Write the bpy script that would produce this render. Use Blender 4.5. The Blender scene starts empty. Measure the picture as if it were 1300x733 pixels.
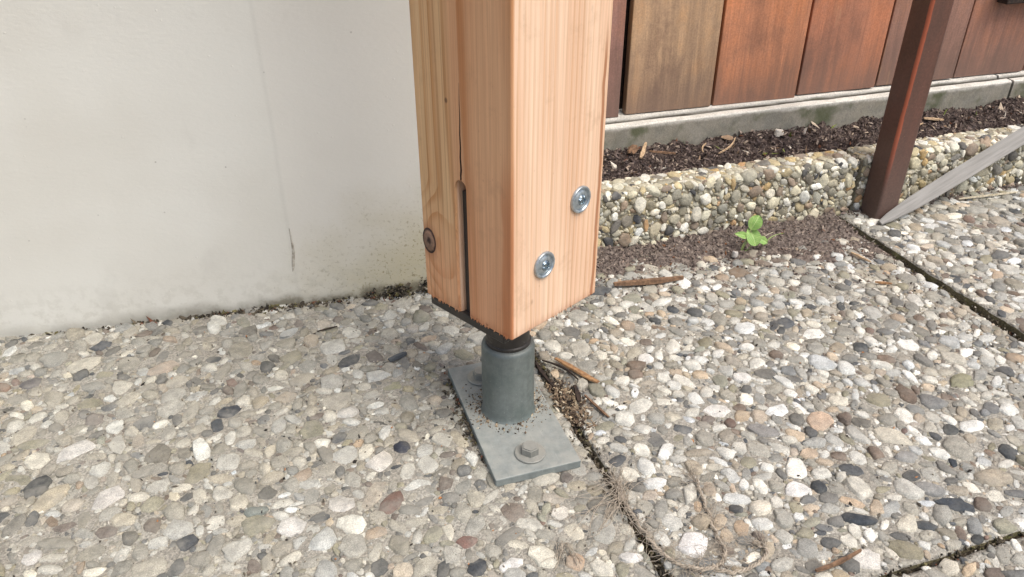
import bpy, bmesh, math, random
import numpy as np
from math import radians, sin, cos, pi, atan2, sqrt
from mathutils import Matrix, Vector, Euler

random.seed(7)
S = bpy.context.scene
COL = S.collection

# ------------------------------------------------------------------ camera, light, exposure
CAM_H, YAW, PITCH = 0.566, radians(18.2), radians(31.0)
cam_d = bpy.data.cameras.new("camera")
cam = bpy.data.objects.new("camera", cam_d)
COL.objects.link(cam)
cam.location = (0, 0, CAM_H)
cam.rotation_euler = (radians(90) - PITCH, 0, -YAW)
cam_d.sensor_fit = 'HORIZONTAL'
cam_d.sensor_width = 36
cam_d.lens = 36 * 1000 / 1300
cam_d.clip_start = 0.01
cam_d.clip_end = 2000
S.camera = cam

SUN_EL, SUN_AZ = radians(60), radians(150)       # azimuth measured clockwise from +Y
W = bpy.data.worlds.new("World")
S.world = W
W.use_nodes = True
wn = W.node_tree
wn.nodes.clear()
sky = wn.nodes.new('ShaderNodeTexSky')
sky.sky_type = 'NISHITA'
sky.sun_disc = False
sky.sun_elevation = SUN_EL
sky.sun_rotation = SUN_AZ
sky.air_density = 1.0
sky.dust_density = 4.5
sky.ozone_density = 1.0
bg = wn.nodes.new('ShaderNodeBackground')
bg.inputs['Strength'].default_value = 0.13
wo = wn.nodes.new('ShaderNodeOutputWorld')
wn.links.new(sky.outputs[0], bg.inputs[0])
wn.links.new(bg.outputs[0], wo.inputs[0])

sun_d = bpy.data.lights.new("sun", 'SUN')
sun_d.energy = 1.7
sun_d.angle = radians(36)
sun_d.color = (1.0, 0.975, 0.935)
sun = bpy.data.objects.new("sun", sun_d)
COL.objects.link(sun)
sdir = Vector((sin(SUN_AZ) * cos(SUN_EL), cos(SUN_AZ) * cos(SUN_EL), sin(SUN_EL)))
sun.rotation_euler = sdir.to_track_quat('Z', 'Y').to_euler()
sun.location = sdir * 5

S.view_settings.view_transform = 'Standard'
S.view_settings.look = 'None'
S.view_settings.exposure = 0.58
S.view_settings.gamma = 1.0
S.view_settings.use_curve_mapping = False


# ------------------------------------------------------------------ helpers
def lin(c):
    return tuple(((v / 255) / 12.92 if v / 255 <= 0.04045 else ((v / 255 + 0.055) / 1.055) ** 2.4) for v in c)


def link(name, data, parent=None, loc=(0, 0, 0), mat=None):
    o = bpy.data.objects.new(name, data)
    COL.objects.link(o)
    if parent is not None:
        o.parent = parent
    o.location = loc
    if mat is not None and data is not None:
        data.materials.append(mat)
    return o


def tag(o, label=None, cat=None, group=None, kind=None):
    if label: o['label'] = label
    if cat: o['category'] = cat
    if group: o['group'] = group
    if kind: o['kind'] = kind
    return o


def mesh_np(name, V, F, smooth=True, attr=None):
    """V Nx3, F MxK (one polygon size)"""
    V = np.asarray(V, dtype=np.float32)
    F = np.asarray(F, dtype=np.int32)
    m = bpy.data.meshes.new(name)
    k = F.shape[1]
    m.vertices.add(len(V))
    m.vertices.foreach_set('co', V.ravel())
    m.loops.add(F.size)
    m.loops.foreach_set('vertex_index', F.ravel())
    m.polygons.add(len(F))
    m.polygons.foreach_set('loop_start', np.arange(0, F.size, k, dtype=np.int32))
    m.polygons.foreach_set('loop_total', np.full(len(F), k, dtype=np.int32))
    m.polygons.foreach_set('use_smooth', np.full(len(F), smooth))
    if attr is not None:
        a = m.color_attributes.new('stone_color', 'FLOAT_COLOR', 'POINT')
        a.data.foreach_set('color', np.asarray(attr, dtype=np.float32).ravel())
    m.update(calc_edges=True)
    return m


def mesh_py(name, V, F, smooth=False):
    m = bpy.data.meshes.new(name)
    m.from_pydata([tuple(v) for v in V], [], [tuple(f) for f in F])
    if smooth:
        m.polygons.foreach_set('use_smooth', [True] * len(m.polygons))
    m.update()
    return m


def bm_mesh(name, bm, smooth=False):
    bmesh.ops.recalc_face_normals(bm, faces=bm.faces[:])
    m = bpy.data.meshes.new(name)
    bm.to_mesh(m)
    bm.free()
    if smooth:
        m.polygons.foreach_set('use_smooth', [True] * len(m.polygons))
    return m


def box_bm(x0, x1, y0, y1, z0, z1, bevel=0.0, seg=2, bm=None):
    b = bmesh.new()
    v = [b.verts.new((x, y, z)) for z in (z0, z1) for y in (y0, y1) for x in (x0, x1)]
    for f in ((0, 2, 3, 1), (4, 5, 7, 6), (0, 1, 5, 4), (2, 6, 7, 3), (0, 4, 6, 2), (1, 3, 7, 5)):
        b.faces.new([v[i] for i in f])
    if bevel > 0:
        bmesh.ops.bevel(b, geom=b.edges[:] + b.verts[:], offset=bevel, segments=seg, affect='EDGES', profile=0.5)
    if bm is not None:
        tmp = bpy.data.meshes.new('tmp')
        b.to_mesh(tmp)
        b.free()
        bm.from_mesh(tmp)
        bpy.data.meshes.remove(tmp)
        return bm
    return b


def box_mesh(name, x0, x1, y0, y1, z0, z1, bevel=0.0, seg=2):
    return bm_mesh(name, box_bm(x0, x1, y0, y1, z0, z1, bevel, seg), False)


def lathe_mesh(name, prof, n=48, smooth=True, cap=True):
    V, F = [], []
    for r, z in prof:
        for i in range(n):
            a = 2 * pi * i / n
            V.append((r * cos(a), r * sin(a), z))
    for k in range(len(prof) - 1):
        for i in range(n):
            j = (i + 1) % n
            F.append((k * n + i, k * n + j, (k + 1) * n + j, (k + 1) * n + i))
    if cap:
        F.append(tuple(range(n))[::-1])
        F.append(tuple((len(prof) - 1) * n + i for i in range(n)))
    m = mesh_py(name, V, F, False)
    if smooth:
        m.polygons.foreach_set('use_smooth', [len(p.vertices) == 4 for p in m.polygons])
        m.set_sharp_from_angle(angle=radians(40))
    return m


def tube_arrays(path, rad, n=6, squash=1.0):
    P = [Vector(p) for p in path]
    V, F = [], []
    up = Vector((0, 0, 1))
    for i, p in enumerate(P):
        t = (P[min(i + 1, len(P) - 1)] - P[max(i - 1, 0)])
        if t.length < 1e-9: t = Vector((1, 0, 0))
        t.normalize()
        s = t.cross(up)
        if s.length < 1e-4: s = t.cross(Vector((1, 0, 0)))
        s.normalize()
        u = s.cross(t)
        r = rad[i] if hasattr(rad, '__len__') else rad
        for k in range(n):
            a = 2 * pi * k / n
            V.append(p + s * cos(a) * r + u * sin(a) * r * squash)
    for i in range(len(P) - 1):
        for k in range(n):
            j = (k + 1) % n
            F.append((i * n + k, i * n + j, (i + 1) * n + j, (i + 1) * n + k))
    F.append(tuple(range(n))[::-1])
    F.append(tuple((len(P) - 1) * n + k for k in range(n)))
    return V, F


def tube_mesh(name, paths, n=6, squash=1.0):
    V, F = [], []
    for path, rad in paths:
        v, f = tube_arrays(path, rad, n, squash)
        b = len(V)
        V += v
        F += [tuple(i + b for i in q) for q in f]
    return mesh_py(name, V, F, True)


def smooth_path(pts, k=6):
    """Catmull-Rom"""
    P = [Vector(p) for p in pts]
    out = []
    for i in range(len(P) - 1):
        p0, p1, p2, p3 = P[max(i - 1, 0)], P[i], P[i + 1], P[min(i + 2, len(P) - 1)]
        for j in range(k):
            t = j / k
            out.append(0.5 * ((2 * p1) + (p2 - p0) * t + (2 * p0 - 5 * p1 + 4 * p2 - p3) * t * t + (3 * p1 - p0 - 3 * p2 + p3) * t ** 3))
    out.append(P[-1])
    return out


class Lattice:
    """smooth value noise in 2D, numpy"""
    def __init__(s, seed):
        s.t = np.random.default_rng(seed).random((256, 256))

    def __call__(s, x, y):
        xi, yi = np.floor(x).astype(int), np.floor(y).astype(int)
        fx, fy = x - xi, y - yi
        fx, fy = fx * fx * (3 - 2 * fx), fy * fy * (3 - 2 * fy)
        g = lambda a, b: s.t[a & 255, b & 255]
        return (g(xi, yi) * (1 - fx) * (1 - fy) + g(xi + 1, yi) * fx * (1 - fy) + g(xi, yi + 1) * (1 - fx) * fy + g(xi + 1, yi + 1) * fx * fy) - 0.5


def fbm(L, x, y, f, oct=4, gain=0.5):
    r, a = 0, 1
    for o in range(oct):
        r = r + a * L(x * f + 17.3 * o, y * f - 9.1 * o)
        f *= 2.03
        a *= gain
    return r


# ------------------------------------------------------------------ materials
class Mat:
    def __init__(s, name):
        s.m = bpy.data.materials.new(name)
        s.m.use_nodes = True
        s.t = s.m.node_tree
        s.t.nodes.clear()
        s.out = s.n('ShaderNodeOutputMaterial')
        s.b = s.n('ShaderNodeBsdfPrincipled')
        s.l(s.b.outputs[0], s.out.inputs[0])

    def n(s, typ, inp=None, **kw):
        nd = s.t.nodes.new(typ)
        for k, v in kw.items(): setattr(nd, k, v)
        for k, v in (inp or {}).items(): s.set(nd.inputs[k], v)
        return nd

    def l(s, a, b): s.t.links.new(a, b)

    def set(s, sock, v):
        if isinstance(v, bpy.types.NodeSocket): s.l(v, sock)
        else:
            if sock.type == 'RGBA' and len(v) == 3: v = (*v, 1)
            sock.default_value = v

    def coord(s, which='Object'):
        return s.n('ShaderNodeTexCoord').outputs[which]

    def pos(s):
        return s.n('ShaderNodeNewGeometry').outputs['Position']

    def mapping(s, vec, scale=(1, 1, 1), loc=(0, 0, 0), rot=(0, 0, 0)):
        return s.n('ShaderNodeMapping', {'Vector': vec, 'Scale': scale, 'Location': loc, 'Rotation': rot}).outputs[0]

    def noise(s, vec, scale, detail=4, rough=0.55, dist=0.0, out=0):
        return s.n('ShaderNodeTexNoise', {'Vector': vec, 'Scale': scale, 'Detail': detail, 'Roughness': rough, 'Distortion': dist}).outputs[out]

    def voro(s, vec, scale, out='Distance', **kw):
        return s.n('ShaderNodeTexVoronoi', {'Vector': vec, 'Scale': scale}, **kw).outputs[out]

    def math(s, op, a, b=None, c=None, clamp=False):
        nd = s.n('ShaderNodeMath', operation=op, use_clamp=clamp)
        s.set(nd.inputs[0], a)
        if b is not None: s.set(nd.inputs[1], b)
        if c is not None: s.set(nd.inputs[2], c)
        return nd.outputs[0]

    def map(s, v, a, b, c=0.0, d=1.0, smooth=True):
        nd = s.n('ShaderNodeMapRange', {'Value': v, 'From Min': a, 'From Max': b, 'To Min': c, 'To Max': d})
        if smooth: nd.interpolation_type = 'SMOOTHSTEP'
        return nd.outputs[0]

    def mix(s, f, a, b, mode='MIX'):
        nd = s.n('ShaderNodeMix', data_type='RGBA', blend_type=mode)
        s.set(nd.inputs[0], f)
        s.set(nd.inputs[6], a)
        s.set(nd.inputs[7], b)
        return nd.outputs[2]

    def ramp(s, f, stops):
        nd = s.n('ShaderNodeValToRGB', {'Fac': f})
        e = nd.color_ramp.elements
        while len(e) < len(stops): e.new(0.5)
        for el, (p, c) in zip(e, stops):
            el.position = p
            el.color = (*c, 1)
        return nd.outputs[0]

    def sep(s, v):
        nd = s.n('ShaderNodeSeparateXYZ', {0: v})
        return nd.outputs

    def bump(s, h, strength, dist=0.001, normal=None):
        nd = s.n('ShaderNodeBump', {'Height': h, 'Strength': strength, 'Distance': dist})
        if normal is not None: s.l(normal, nd.inputs['Normal'])
        return nd.outputs[0]

    def done(s, color, rough=0.8, normal=None, metallic=0.0, spec=0.35):
        s.set(s.b.inputs['Base Color'], color)
        s.set(s.b.inputs['Roughness'], rough)
        s.set(s.b.inputs['Metallic'], metallic)
        s.set(s.b.inputs['Specular IOR Level'], spec)
        if normal is not None: s.l(normal, s.b.inputs['Normal'])
        return s.m


def mat_pebble(name, per_object, dust):
    M = Mat(name)
    if per_object:
        oi = M.n('ShaderNodeObjectInfo')
        col = oi.outputs['Color']
        off = M.n('ShaderNodeVectorMath', {0: M.pos(), 1: oi.outputs['Random']}, operation='ADD').outputs[0]
    else:
        col = M.n('ShaderNodeVertexColor', layer_name='stone_color').outputs[0]
        off = M.pos()
    big = M.noise(off, 90, 3, 0.6)
    fine = M.noise(off, 900, 3, 0.7)
    c = M.mix(0.55, col, M.mix(M.map(big, 0.3, 0.7), (0.55, 0.55, 0.55), (1.25, 1.23, 1.2)), 'MULTIPLY')
    c = M.mix(0.75, c, M.mix(M.map(fine, 0.28, 0.72), (0.55, 0.55, 0.55), (1.4, 1.4, 1.4)), 'MULTIPLY')
    # thin veins
    vn = M.noise(M.mapping(off, (1, 2.2, 1), rot=(0, 0, 0.6)), 60, 2, 0.5, 1.5)
    vein = M.map(M.math('ABSOLUTE', M.math('SUBTRACT', vn, 0.5)), 0.0, 0.012, 1, 0)
    c = M.mix(M.math('MULTIPLY', vein, 0.25), c, (0.16, 0.15, 0.13))
    # dried mud film
    d = M.math('MULTIPLY', M.map(M.noise(M.pos(), 38, 4, 0.65), 0.38, 0.68), dust)
    d2 = M.math('MULTIPLY', M.map(M.noise(M.pos(), 5, 3, 0.5), 0.3, 0.7, 0.5, 1.0), d)
    c = M.mix(d2, c, lin((148, 145, 135)))
    # brown silt washed over whole patches
    st = M.map(M.noise(M.pos(), 4.5, 4, 0.6), 0.5, 0.72)
    c = M.mix(M.math('MULTIPLY', st, 0.4), c, M.mix(1.0, c, (0.84, 0.77, 0.66), 'MULTIPLY'))
    specks = M.map(M.voro(off, 420), 0.0, 0.16, 1, 0)
    c = M.mix(M.math('MULTIPLY', specks, M.map(M.noise(off, 40, 1), 0.5, 0.7, 0, 0.5)), c, (0.06, 0.055, 0.05))
    nrm = M.bump(M.math('ADD', M.noise(off, 260, 5, 0.7), M.math('MULTIPLY', M.voro(off, 200), 0.5)), 0.6, 0.0018)
    return M.done(c, M.map(fine, 0.3, 0.7, 0.62, 0.9), nrm, spec=0.3)


def mat_mortar(name, base, dark, moss=0.0):
    M = Mat(name)
    p = M.pos()
    a = M.noise(p, 14, 4, 0.6)
    g = M.noise(p, 420, 3, 0.75)
    grains = M.voro(p, 520, 'Color')
    c = M.mix(M.map(a, 0.35, 0.65), base, dark)
    c = M.mix(0.55, c, M.mix(M.sep(grains)[0], (0.55, 0.54, 0.52), (1.5, 1.48, 1.42)), 'MULTIPLY')
    c = M.mix(0.4, c, M.mix(M.map(g, 0.3, 0.7), (0.6, 0.6, 0.6), (1.3, 1.3, 1.3)), 'MULTIPLY')
    if moss: c = M.mix(M.map(M.noise(p, 22, 4, 0.6), 0.5, 0.62, 0, moss), c, lin((112, 112, 70)))
    sp = M.map(M.voro(p, 170), 0.0, 0.12, 1, 0)
    c = M.mix(M.math('MULTIPLY', sp, 0.6), c, (0.05, 0.045, 0.04))
    h = M.math('ADD', M.math('MULTIPLY', M.voro(p, 520), 0.8), g)
    return M.done(c, 0.95, M.bump(h, 0.9, 0.0012), spec=0.2)


def mat_soil(name, a, b, c3):
    M = Mat(name)
    p = M.pos()
    v = M.sep(M.voro(p, 260, 'Color'))[0]
    n = M.noise(p, 60, 5, 0.7)
    c = M.ramp(M.math('ADD', M.math('MULTIPLY', v, 0.5), M.math('MULTIPLY', n, 0.55)), [(0.25, a), (0.55, b), (0.85, c3)])
    h = M.math('ADD', M.noise(p, 300, 5, 0.75), M.voro(p, 260))
    return M.done(c, 0.95, M.bump(h, 1.0, 0.003), spec=0.15)


def mat_attr(name, rough=0.9, spec=0.2, mult=1.0):
    """colour of each crumb of a loose mass"""
    M = Mat(name)
    col = M.n('ShaderNodeVertexColor', layer_name='stone_color').outputs[0]
    n = M.noise(M.pos(), 700, 3, 0.7)
    c = M.mix(0.6, col, M.mix(M.map(n, 0.3, 0.7), (0.55, 0.55, 0.55), (1.35, 1.35, 1.35)), 'MULTIPLY')
    return M.done(c, rough, M.bump(n, 0.5, 0.001), spec=spec)


def mat_wall():
    M = Mat('old_white_paint')
    o = M.coord()
    x, y, z = M.sep(o)
    big = M.noise(o, 5, 3, 0.5)
    c = M.mix(M.map(big, 0.35, 0.65), lin((212, 211, 202)), lin((205, 203, 193)))
    # beyond the plaster seam the paint is a shade warmer
    sx = M.math('ADD', M.math('MULTIPLY', M.math('SUBTRACT', M.noise(M.mapping(o, (0, 0, 1)), 6, 2), 0.5), 0.006), x)
    right = M.map(sx, 0.368, 0.376)
    c = M.mix(M.math('MULTIPLY', right, 0.35), c, lin((209, 205, 195)))
    seam = M.map(M.math('ABSOLUTE', M.math('SUBTRACT', sx, 0.369)), 0.0, 0.0045, 1, 0)
    c = M.mix(M.math('MULTIPLY', seam, 0.10), c, lin((150, 146, 138)))
    # yellow brown splash dirt in the lower right
    dx = M.math('MULTIPLY', M.math('SUBTRACT', x, 0.56), 0.85)
    dz = M.math('MULTIPLY', z, 1.15)
    dz = M.math('MULTIPLY', dz, 1.0)
    dd = M.math('SQRT', M.math('ADD', M.math('MULTIPLY', dx, dx), M.math('MULTIPLY', dz, dz)))
    dm = M.map(M.math('ADD', dd, M.math('MULTIPLY', M.math('SUBTRACT', M.noise(o, 14, 4, 0.6), 0.5), 0.15)), 0.03, 0.22, 1, 0)
    c = M.mix(M.math('MULTIPLY', dm, 0.7), c, lin((172, 162, 126)))
    spk = M.math('MAXIMUM', M.map(M.noise(o, 210, 4, 0.7), 0.56, 0.64), M.map(M.noise(o, 95, 4, 0.7), 0.6, 0.67))
    c = M.mix(M.math('MULTIPLY', M.math('MULTIPLY', spk, dm), 0.75), c, lin((120, 108, 76)))
    # dirt band along the foot
    foot = M.map(M.math('ADD', z, M.math('MULTIPLY', M.math('SUBTRACT', M.noise(o, 30, 4, 0.65), 0.5), 0.045)), 0.0, 0.022, 1, 0)
    footr = M.math('MULTIPLY', foot, M.map(x, -0.1, 0.5, 0.25, 0.95))
    c = M.mix(footr, c, lin((104, 98, 80)))
    lowz = M.map(z, 0.0, 0.09, 0.35, 0.0)
    c = M.mix(M.math('MULTIPLY', lowz, M.map(M.noise(o, 60, 4, 0.7), 0.45, 0.62)), c, lin((168, 165, 152)))
    # sparse dark flecks
    fl = M.map(M.voro(o, 30), 0.0, 0.05, 1, 0)
    c = M.mix(M.math('MULTIPLY', fl, M.map(M.noise(o, 9, 2), 0.36, 0.5, 0, 0.85)), c, lin((96, 90, 80)))
    smudge = M.map(M.noise(M.mapping(o, (1.0, 1, 0.6)), 12, 4, 0.6), 0.6, 0.75)
    c = M.mix(M.math('MULTIPLY', smudge, 0.2), c, lin((170, 168, 160)))
    h = M.math('ADD', M.noise(M.mapping(o, (1, 1, 2.2)), 130, 4, 0.6), M.math('MULTIPLY', M.noise(o, 34, 3, 0.5), 0.9))
    pits = M.map(M.voro(o, 75), 0.0, 0.13, 1, 0)
    h2 = M.math('ADD', h, M.math('MULTIPLY', pits, M.map(M.noise(o, 22, 1), 0.45, 0.65, 0, 1.1)))
    h2 = M.math('SUBTRACT', h2, M.math('MULTIPLY', seam, 0.12))
    return M.done(c, 0.75, M.bump(h2, 0.22, 0.0012), spec=0.3)


def mat_timber():
    M = Mat('larch_timber')
    o = M.coord()
    x, y, z = M.sep(o)
    # growth rings round a pith outside the beam, wobbling slowly along the length
    w = M.noise(M.mapping(o, (18, 18, 2.0)), 1, 2, 0.5, 0.0)
    w2 = M.noise(M.mapping(o, (60, 60, 1.2)), 1, 2, 0.5)
    px = M.math('SUBTRACT', x, 0.088)
    py = M.math('ADD', y, 0.034)
    r = M.math('SQRT', M.math('ADD', M.math('MULTIPLY', px, px), M.math('MULTIPLY', py, py)))
    r = M.math('ADD', r, M.math('MULTIPLY', M.math('SUBTRACT', w, 0.5), 0.012))
    r = M.math('ADD', r, M.math('MULTIPLY', M.math('SUBTRACT', w2, 0.5), 0.004))
    # grain swerving round the knot on the left face
    ky = M.math('SUBTRACT', y, 0.052)
    kz = M.math('MULTIPLY', M.math('SUBTRACT', z, 0.064), 0.62)
    kd = M.math('SQRT', M.math('ADD', M.math('MULTIPLY', ky, ky), M.math('MULTIPLY', kz, kz)))
    kmask = M.math('MULTIPLY', M.map(kd, 0.006, 0.045, 1, 0), M.map(x, -0.061, -0.02, 1, 0))
    r = M.math('SUBTRACT', r, M.math('MULTIPLY', kmask, 0.017))
    ph = M.math('FRACT', M.math('MULTIPLY', r, 165.0))
    late = M.map(ph, 0.35, 0.93)
    late = M.math('MULTIPLY', late, M.map(ph, 0.94, 1.0, 1, 0))
    streak = M.noise(M.mapping(o, (700, 700, 9)), 1, 3, 0.6)
    vary = M.noise(M.mapping(o, (45, 45, 3)), 1, 3, 0.55)
    early = M.mix(M.map(vary, 0.35, 0.65), lin((229, 198, 170)), lin((220, 184, 154)))
    latec = M.mix(M.map(vary, 0.35, 0.65), lin((206, 162, 122)), lin((194, 146, 106)))
    c = M.mix(M.math('MULTIPLY', late, M.math('MULTIPLY', M.map(x, -0.0600, -0.0570, 1, 0.6), M.map(M.noise(M.mapping(o, (90, 90, 4)), 1, 2), 0.3, 0.7, 0.25, 0.95))), early, latec)
    # the left face is planed through redder heartwood, greener sapwood at its far edge
    left = M.map(x, -0.0595, -0.0570, 1, 0)
    heart = M.map(M.math('ADD', y, M.math('MULTIPLY', M.math('SUBTRACT', w, 0.5), 0.03)), 0.0, 0.022, 1, 0)
    red = M.mix(M.map(z, 0.0, 0.2), (0.82, 0.60, 0.46), (0.80, 0.63, 0.48))
    sap = M.mix(M.map(z, 0.03, 0.13), (0.88, 0.68, 0.52), (0.82, 0.74, 0.55))
    c = M.mix(left, c, M.mix(1.0, c, M.mix(heart, sap, red), 'MULTIPLY'))
    # flame of dark heartwood beside the front arris
    fl = M.math('ADD', M.math('ADD', y, 0.0607), M.math('MULTIPLY', M.math('SUBTRACT', M.noise(M.mapping(o, (5, 5, 9)), 1, 2), 0.5), 0.02))
    flm = M.math('MULTIPLY', M.map(fl, 0.009, 0.013, 1, 0), M.math('MULTIPLY', left, M.map(z, 0.12, 0.2, 1, 0)))
    c = M.mix(M.math('MULTIPLY', flm, 0.5), c, lin((176, 108, 66)))
    kr = M.map(kd, 0.007, 0.016, 1, 0)
    c = M.mix(M.math('MULTIPLY', M.math('MULTIPLY', kr, left), 0.5), c, lin((140, 84, 58)))
    # resinous streak along the far edge of the right face
    rs = M.math('ADD', x, M.math('MULTIPLY', M.math('SUBTRACT', M.noise(M.mapping(o, (3, 3, 11)), 1, 3), 0.5), 0.012))
    rsm = M.math('MULTIPLY', M.map(M.math('ABSOLUTE', M.math('SUBTRACT', rs, 0.0545)), 0.0010, 0.0030, 1, 0), M.map(z, 0.23, 0.28, 1, 0))
    c = M.mix(M.math('MULTIPLY', rsm, 0.8), c, lin((150, 92, 50)))
    c = M.mix(0.35, c, M.mix(M.map(streak, 0.3, 0.7), (0.72, 0.7, 0.66), (1.2, 1.2, 1.2)), 'MULTIPLY')
    # small pin knots
    lg = M.map(M.noise(M.mapping(o, (330, 330, 2.5)), 1, 2, 0.5), 0.52, 0.66)
    c = M.mix(M.math('MULTIPLY', M.math('MULTIPLY', lg, left), M.map(y, 0.0, 0.03, 0.12, 0.5)), c, lin((150, 106, 66)))
    pd = M.n('ShaderNodeVectorMath', {0: M.mapping(o, (1, 1, 0.8)), 1: (-0.0607, 0.0178, 0.2105 * 0.8)}, operation='DISTANCE').outputs['Value']
    c = M.mix(M.map(pd, 0.0010, 0.0026, 0.8, 0), c, lin((92, 64, 46)))
    pk = M.map(M.n('ShaderNodeTexVoronoi', {'Vector': M.mapping(o, (1, 1, 0.6)), 'Scale': 17.0}).outputs['Distance'], 0.0, 0.05, 1, 0)
    c = M.mix(M.math('MULTIPLY', pk, 0.6), c, lin((110, 76, 52)))
    # handling dirt and small dents
    hd = M.map(M.noise(o, 26, 5, 0.7), 0.55, 0.75, 0, 0.28)
    c = M.mix(hd, c, lin((150, 118, 88)))
    dent = M.map(M.voro(M.mapping(o, (1, 1, 0.5)), 90), 0.0, 0.09, 1, 0)
    c = M.mix(M.math('MULTIPLY', dent, 0.3), c, lin((120, 84, 58)))
    foot = M.map(M.math('ADD', z, M.math('MULTIPLY', M.math('SUBTRACT', streak, 0.5), 0.02)), 0.0, 0.012, 0.35, 0)
    c = M.mix(foot, c, lin((156, 96, 66)))
    tex = M.noise(M.mapping(o, (260, 260, 90)), 1, 4, 0.7)
    h = M.math('ADD', M.math('MULTIPLY', streak, 0.6), M.math('ADD', M.math('MULTIPLY', tex, 0.7), M.math('MULTIPLY', late, 0.5)))
    return M.done(c, 0.62, M.bump(h, 0.35, 0.0006), spec=0.3)


def mat_board():
    M = Mat('stained_board')
    oi = M.n('ShaderNodeObjectInfo')
    o = M.n('ShaderNodeVectorMath', {0: M.pos(), 1: oi.outputs['Random']}, operation='ADD').outputs[0]
    x, y, z = M.sep(M.pos())
    col = oi.outputs['Color']
    st = M.noise(M.mapping(o, (40, 40, 3.5)), 1, 5, 0.65, 1.2)
    st2 = M.noise(M.mapping(o, (300, 300, 12)), 1, 3, 0.6)
    cl = M.noise(M.mapping(o, (13, 13, 9)), 1, 5, 0.65)
    fine = M.noise(o, 330, 4, 0.75)
    c = M.mix(0.5, col, M.mix(M.map(st, 0.3, 0.7), (0.66, 0.64, 0.64), (1.28, 1.25, 1.2)), 'MULTIPLY')
    c = M.mix(M.map(cl, 0.45, 0.68, 0, 0.7), c, M.mix(1.0, c, (1.25, 1.08, 0.86), 'MULTIPLY'))
    c = M.mix(M.map(cl, 0.52, 0.3, 0, 0.5), c, lin((110, 86, 76)))
    c = M.mix(0.3, c, M.mix(M.map(st2, 0.3, 0.7), (0.7, 0.7, 0.7), (1.25, 1.25, 1.25)), 'MULTIPLY')
    c = M.mix(0.5, c, M.mix(M.map(fine, 0.3, 0.7), (0.7, 0.7, 0.7), (1.3, 1.3, 1.3)), 'MULTIPLY')
    # weathered grey towards the foot
    zz = M.math('ADD', z, M.math('MULTIPLY', M.math('SUBTRACT', st, 0.5), 0.12))
    c = M.mix(M.map(zz, 0.125, 0.26, 0.7, 0), c, lin((112, 93, 83)))
    sc = M.map(M.noise(M.mapping(o, (75, 75, 9)), 1, 3, 0.6), 0.63, 0.74)
    c = M.mix(M.math('MULTIPLY', sc, 0.35), c, lin((176, 140, 106)))
    grit = M.map(M.voro(o, 330), 0.0, 0.2, 1, 0)
    c = M.mix(M.math('MULTIPLY', grit, 0.25), c, lin((150, 128, 112)))
    h = M.math('ADD', st2, M.noise(o, 380, 3, 0.7))
    return M.done(c, M.map(cl, 0.3, 0.7, 0.42, 0.6), M.bump(h, 0.35, 0.0008), spec=0.4)


def mat_concrete(name, a, b, moss):
    M = Mat(name)
    p = M.pos()
    x, y, z = M.sep(p)
    n = M.noise(p, 24, 5, 0.65)
    g = M.noise(p, 350, 4, 0.7)
    c = M.mix(M.map(n, 0.35, 0.65), a, b)
    c = M.mix(0.5, c, M.mix(M.map(g, 0.3, 0.7), (0.6, 0.6, 0.6), (1.35, 1.35, 1.35)), 'MULTIPLY')
    # darker face below, top edge left pale
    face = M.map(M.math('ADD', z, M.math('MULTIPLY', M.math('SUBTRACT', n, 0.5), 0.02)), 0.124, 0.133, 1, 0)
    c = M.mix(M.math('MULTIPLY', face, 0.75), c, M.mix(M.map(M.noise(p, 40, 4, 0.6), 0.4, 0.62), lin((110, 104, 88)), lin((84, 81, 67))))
    ms = M.map(M.noise(p, 9, 4, 0.6), 0.5, 0.62, 0, moss)
    c = M.mix(M.math('MULTIPLY', ms, face), c, lin((78, 84, 58)))
    # silt lying in the groove
    gr = M.math('MULTIPLY', M.map(y, 1.1275, 1.130), M.map(y, 1.150, 1.147))
    gm = M.map(M.math('ADD', M.noise(M.mapping(p, (18, 60, 1)), 1, 4), M.math('MULTIPLY', x, 0.25)), 0.58, 0.74, 0.75, 1.0)
    c = M.mix(M.math('MULTIPLY', gr, gm), c, lin((70, 67, 60)))
    pit = M.map(M.voro(p, 120), 0.0, 0.13, 1, 0)
    c = M.mix(M.math('MULTIPLY', pit, 0.4), c, (0.08, 0.08, 0.07))
    return M.done(c, 0.92, M.bump(M.math('SUBTRACT', g, pit), 0.6, 0.0015), spec=0.2)


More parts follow.
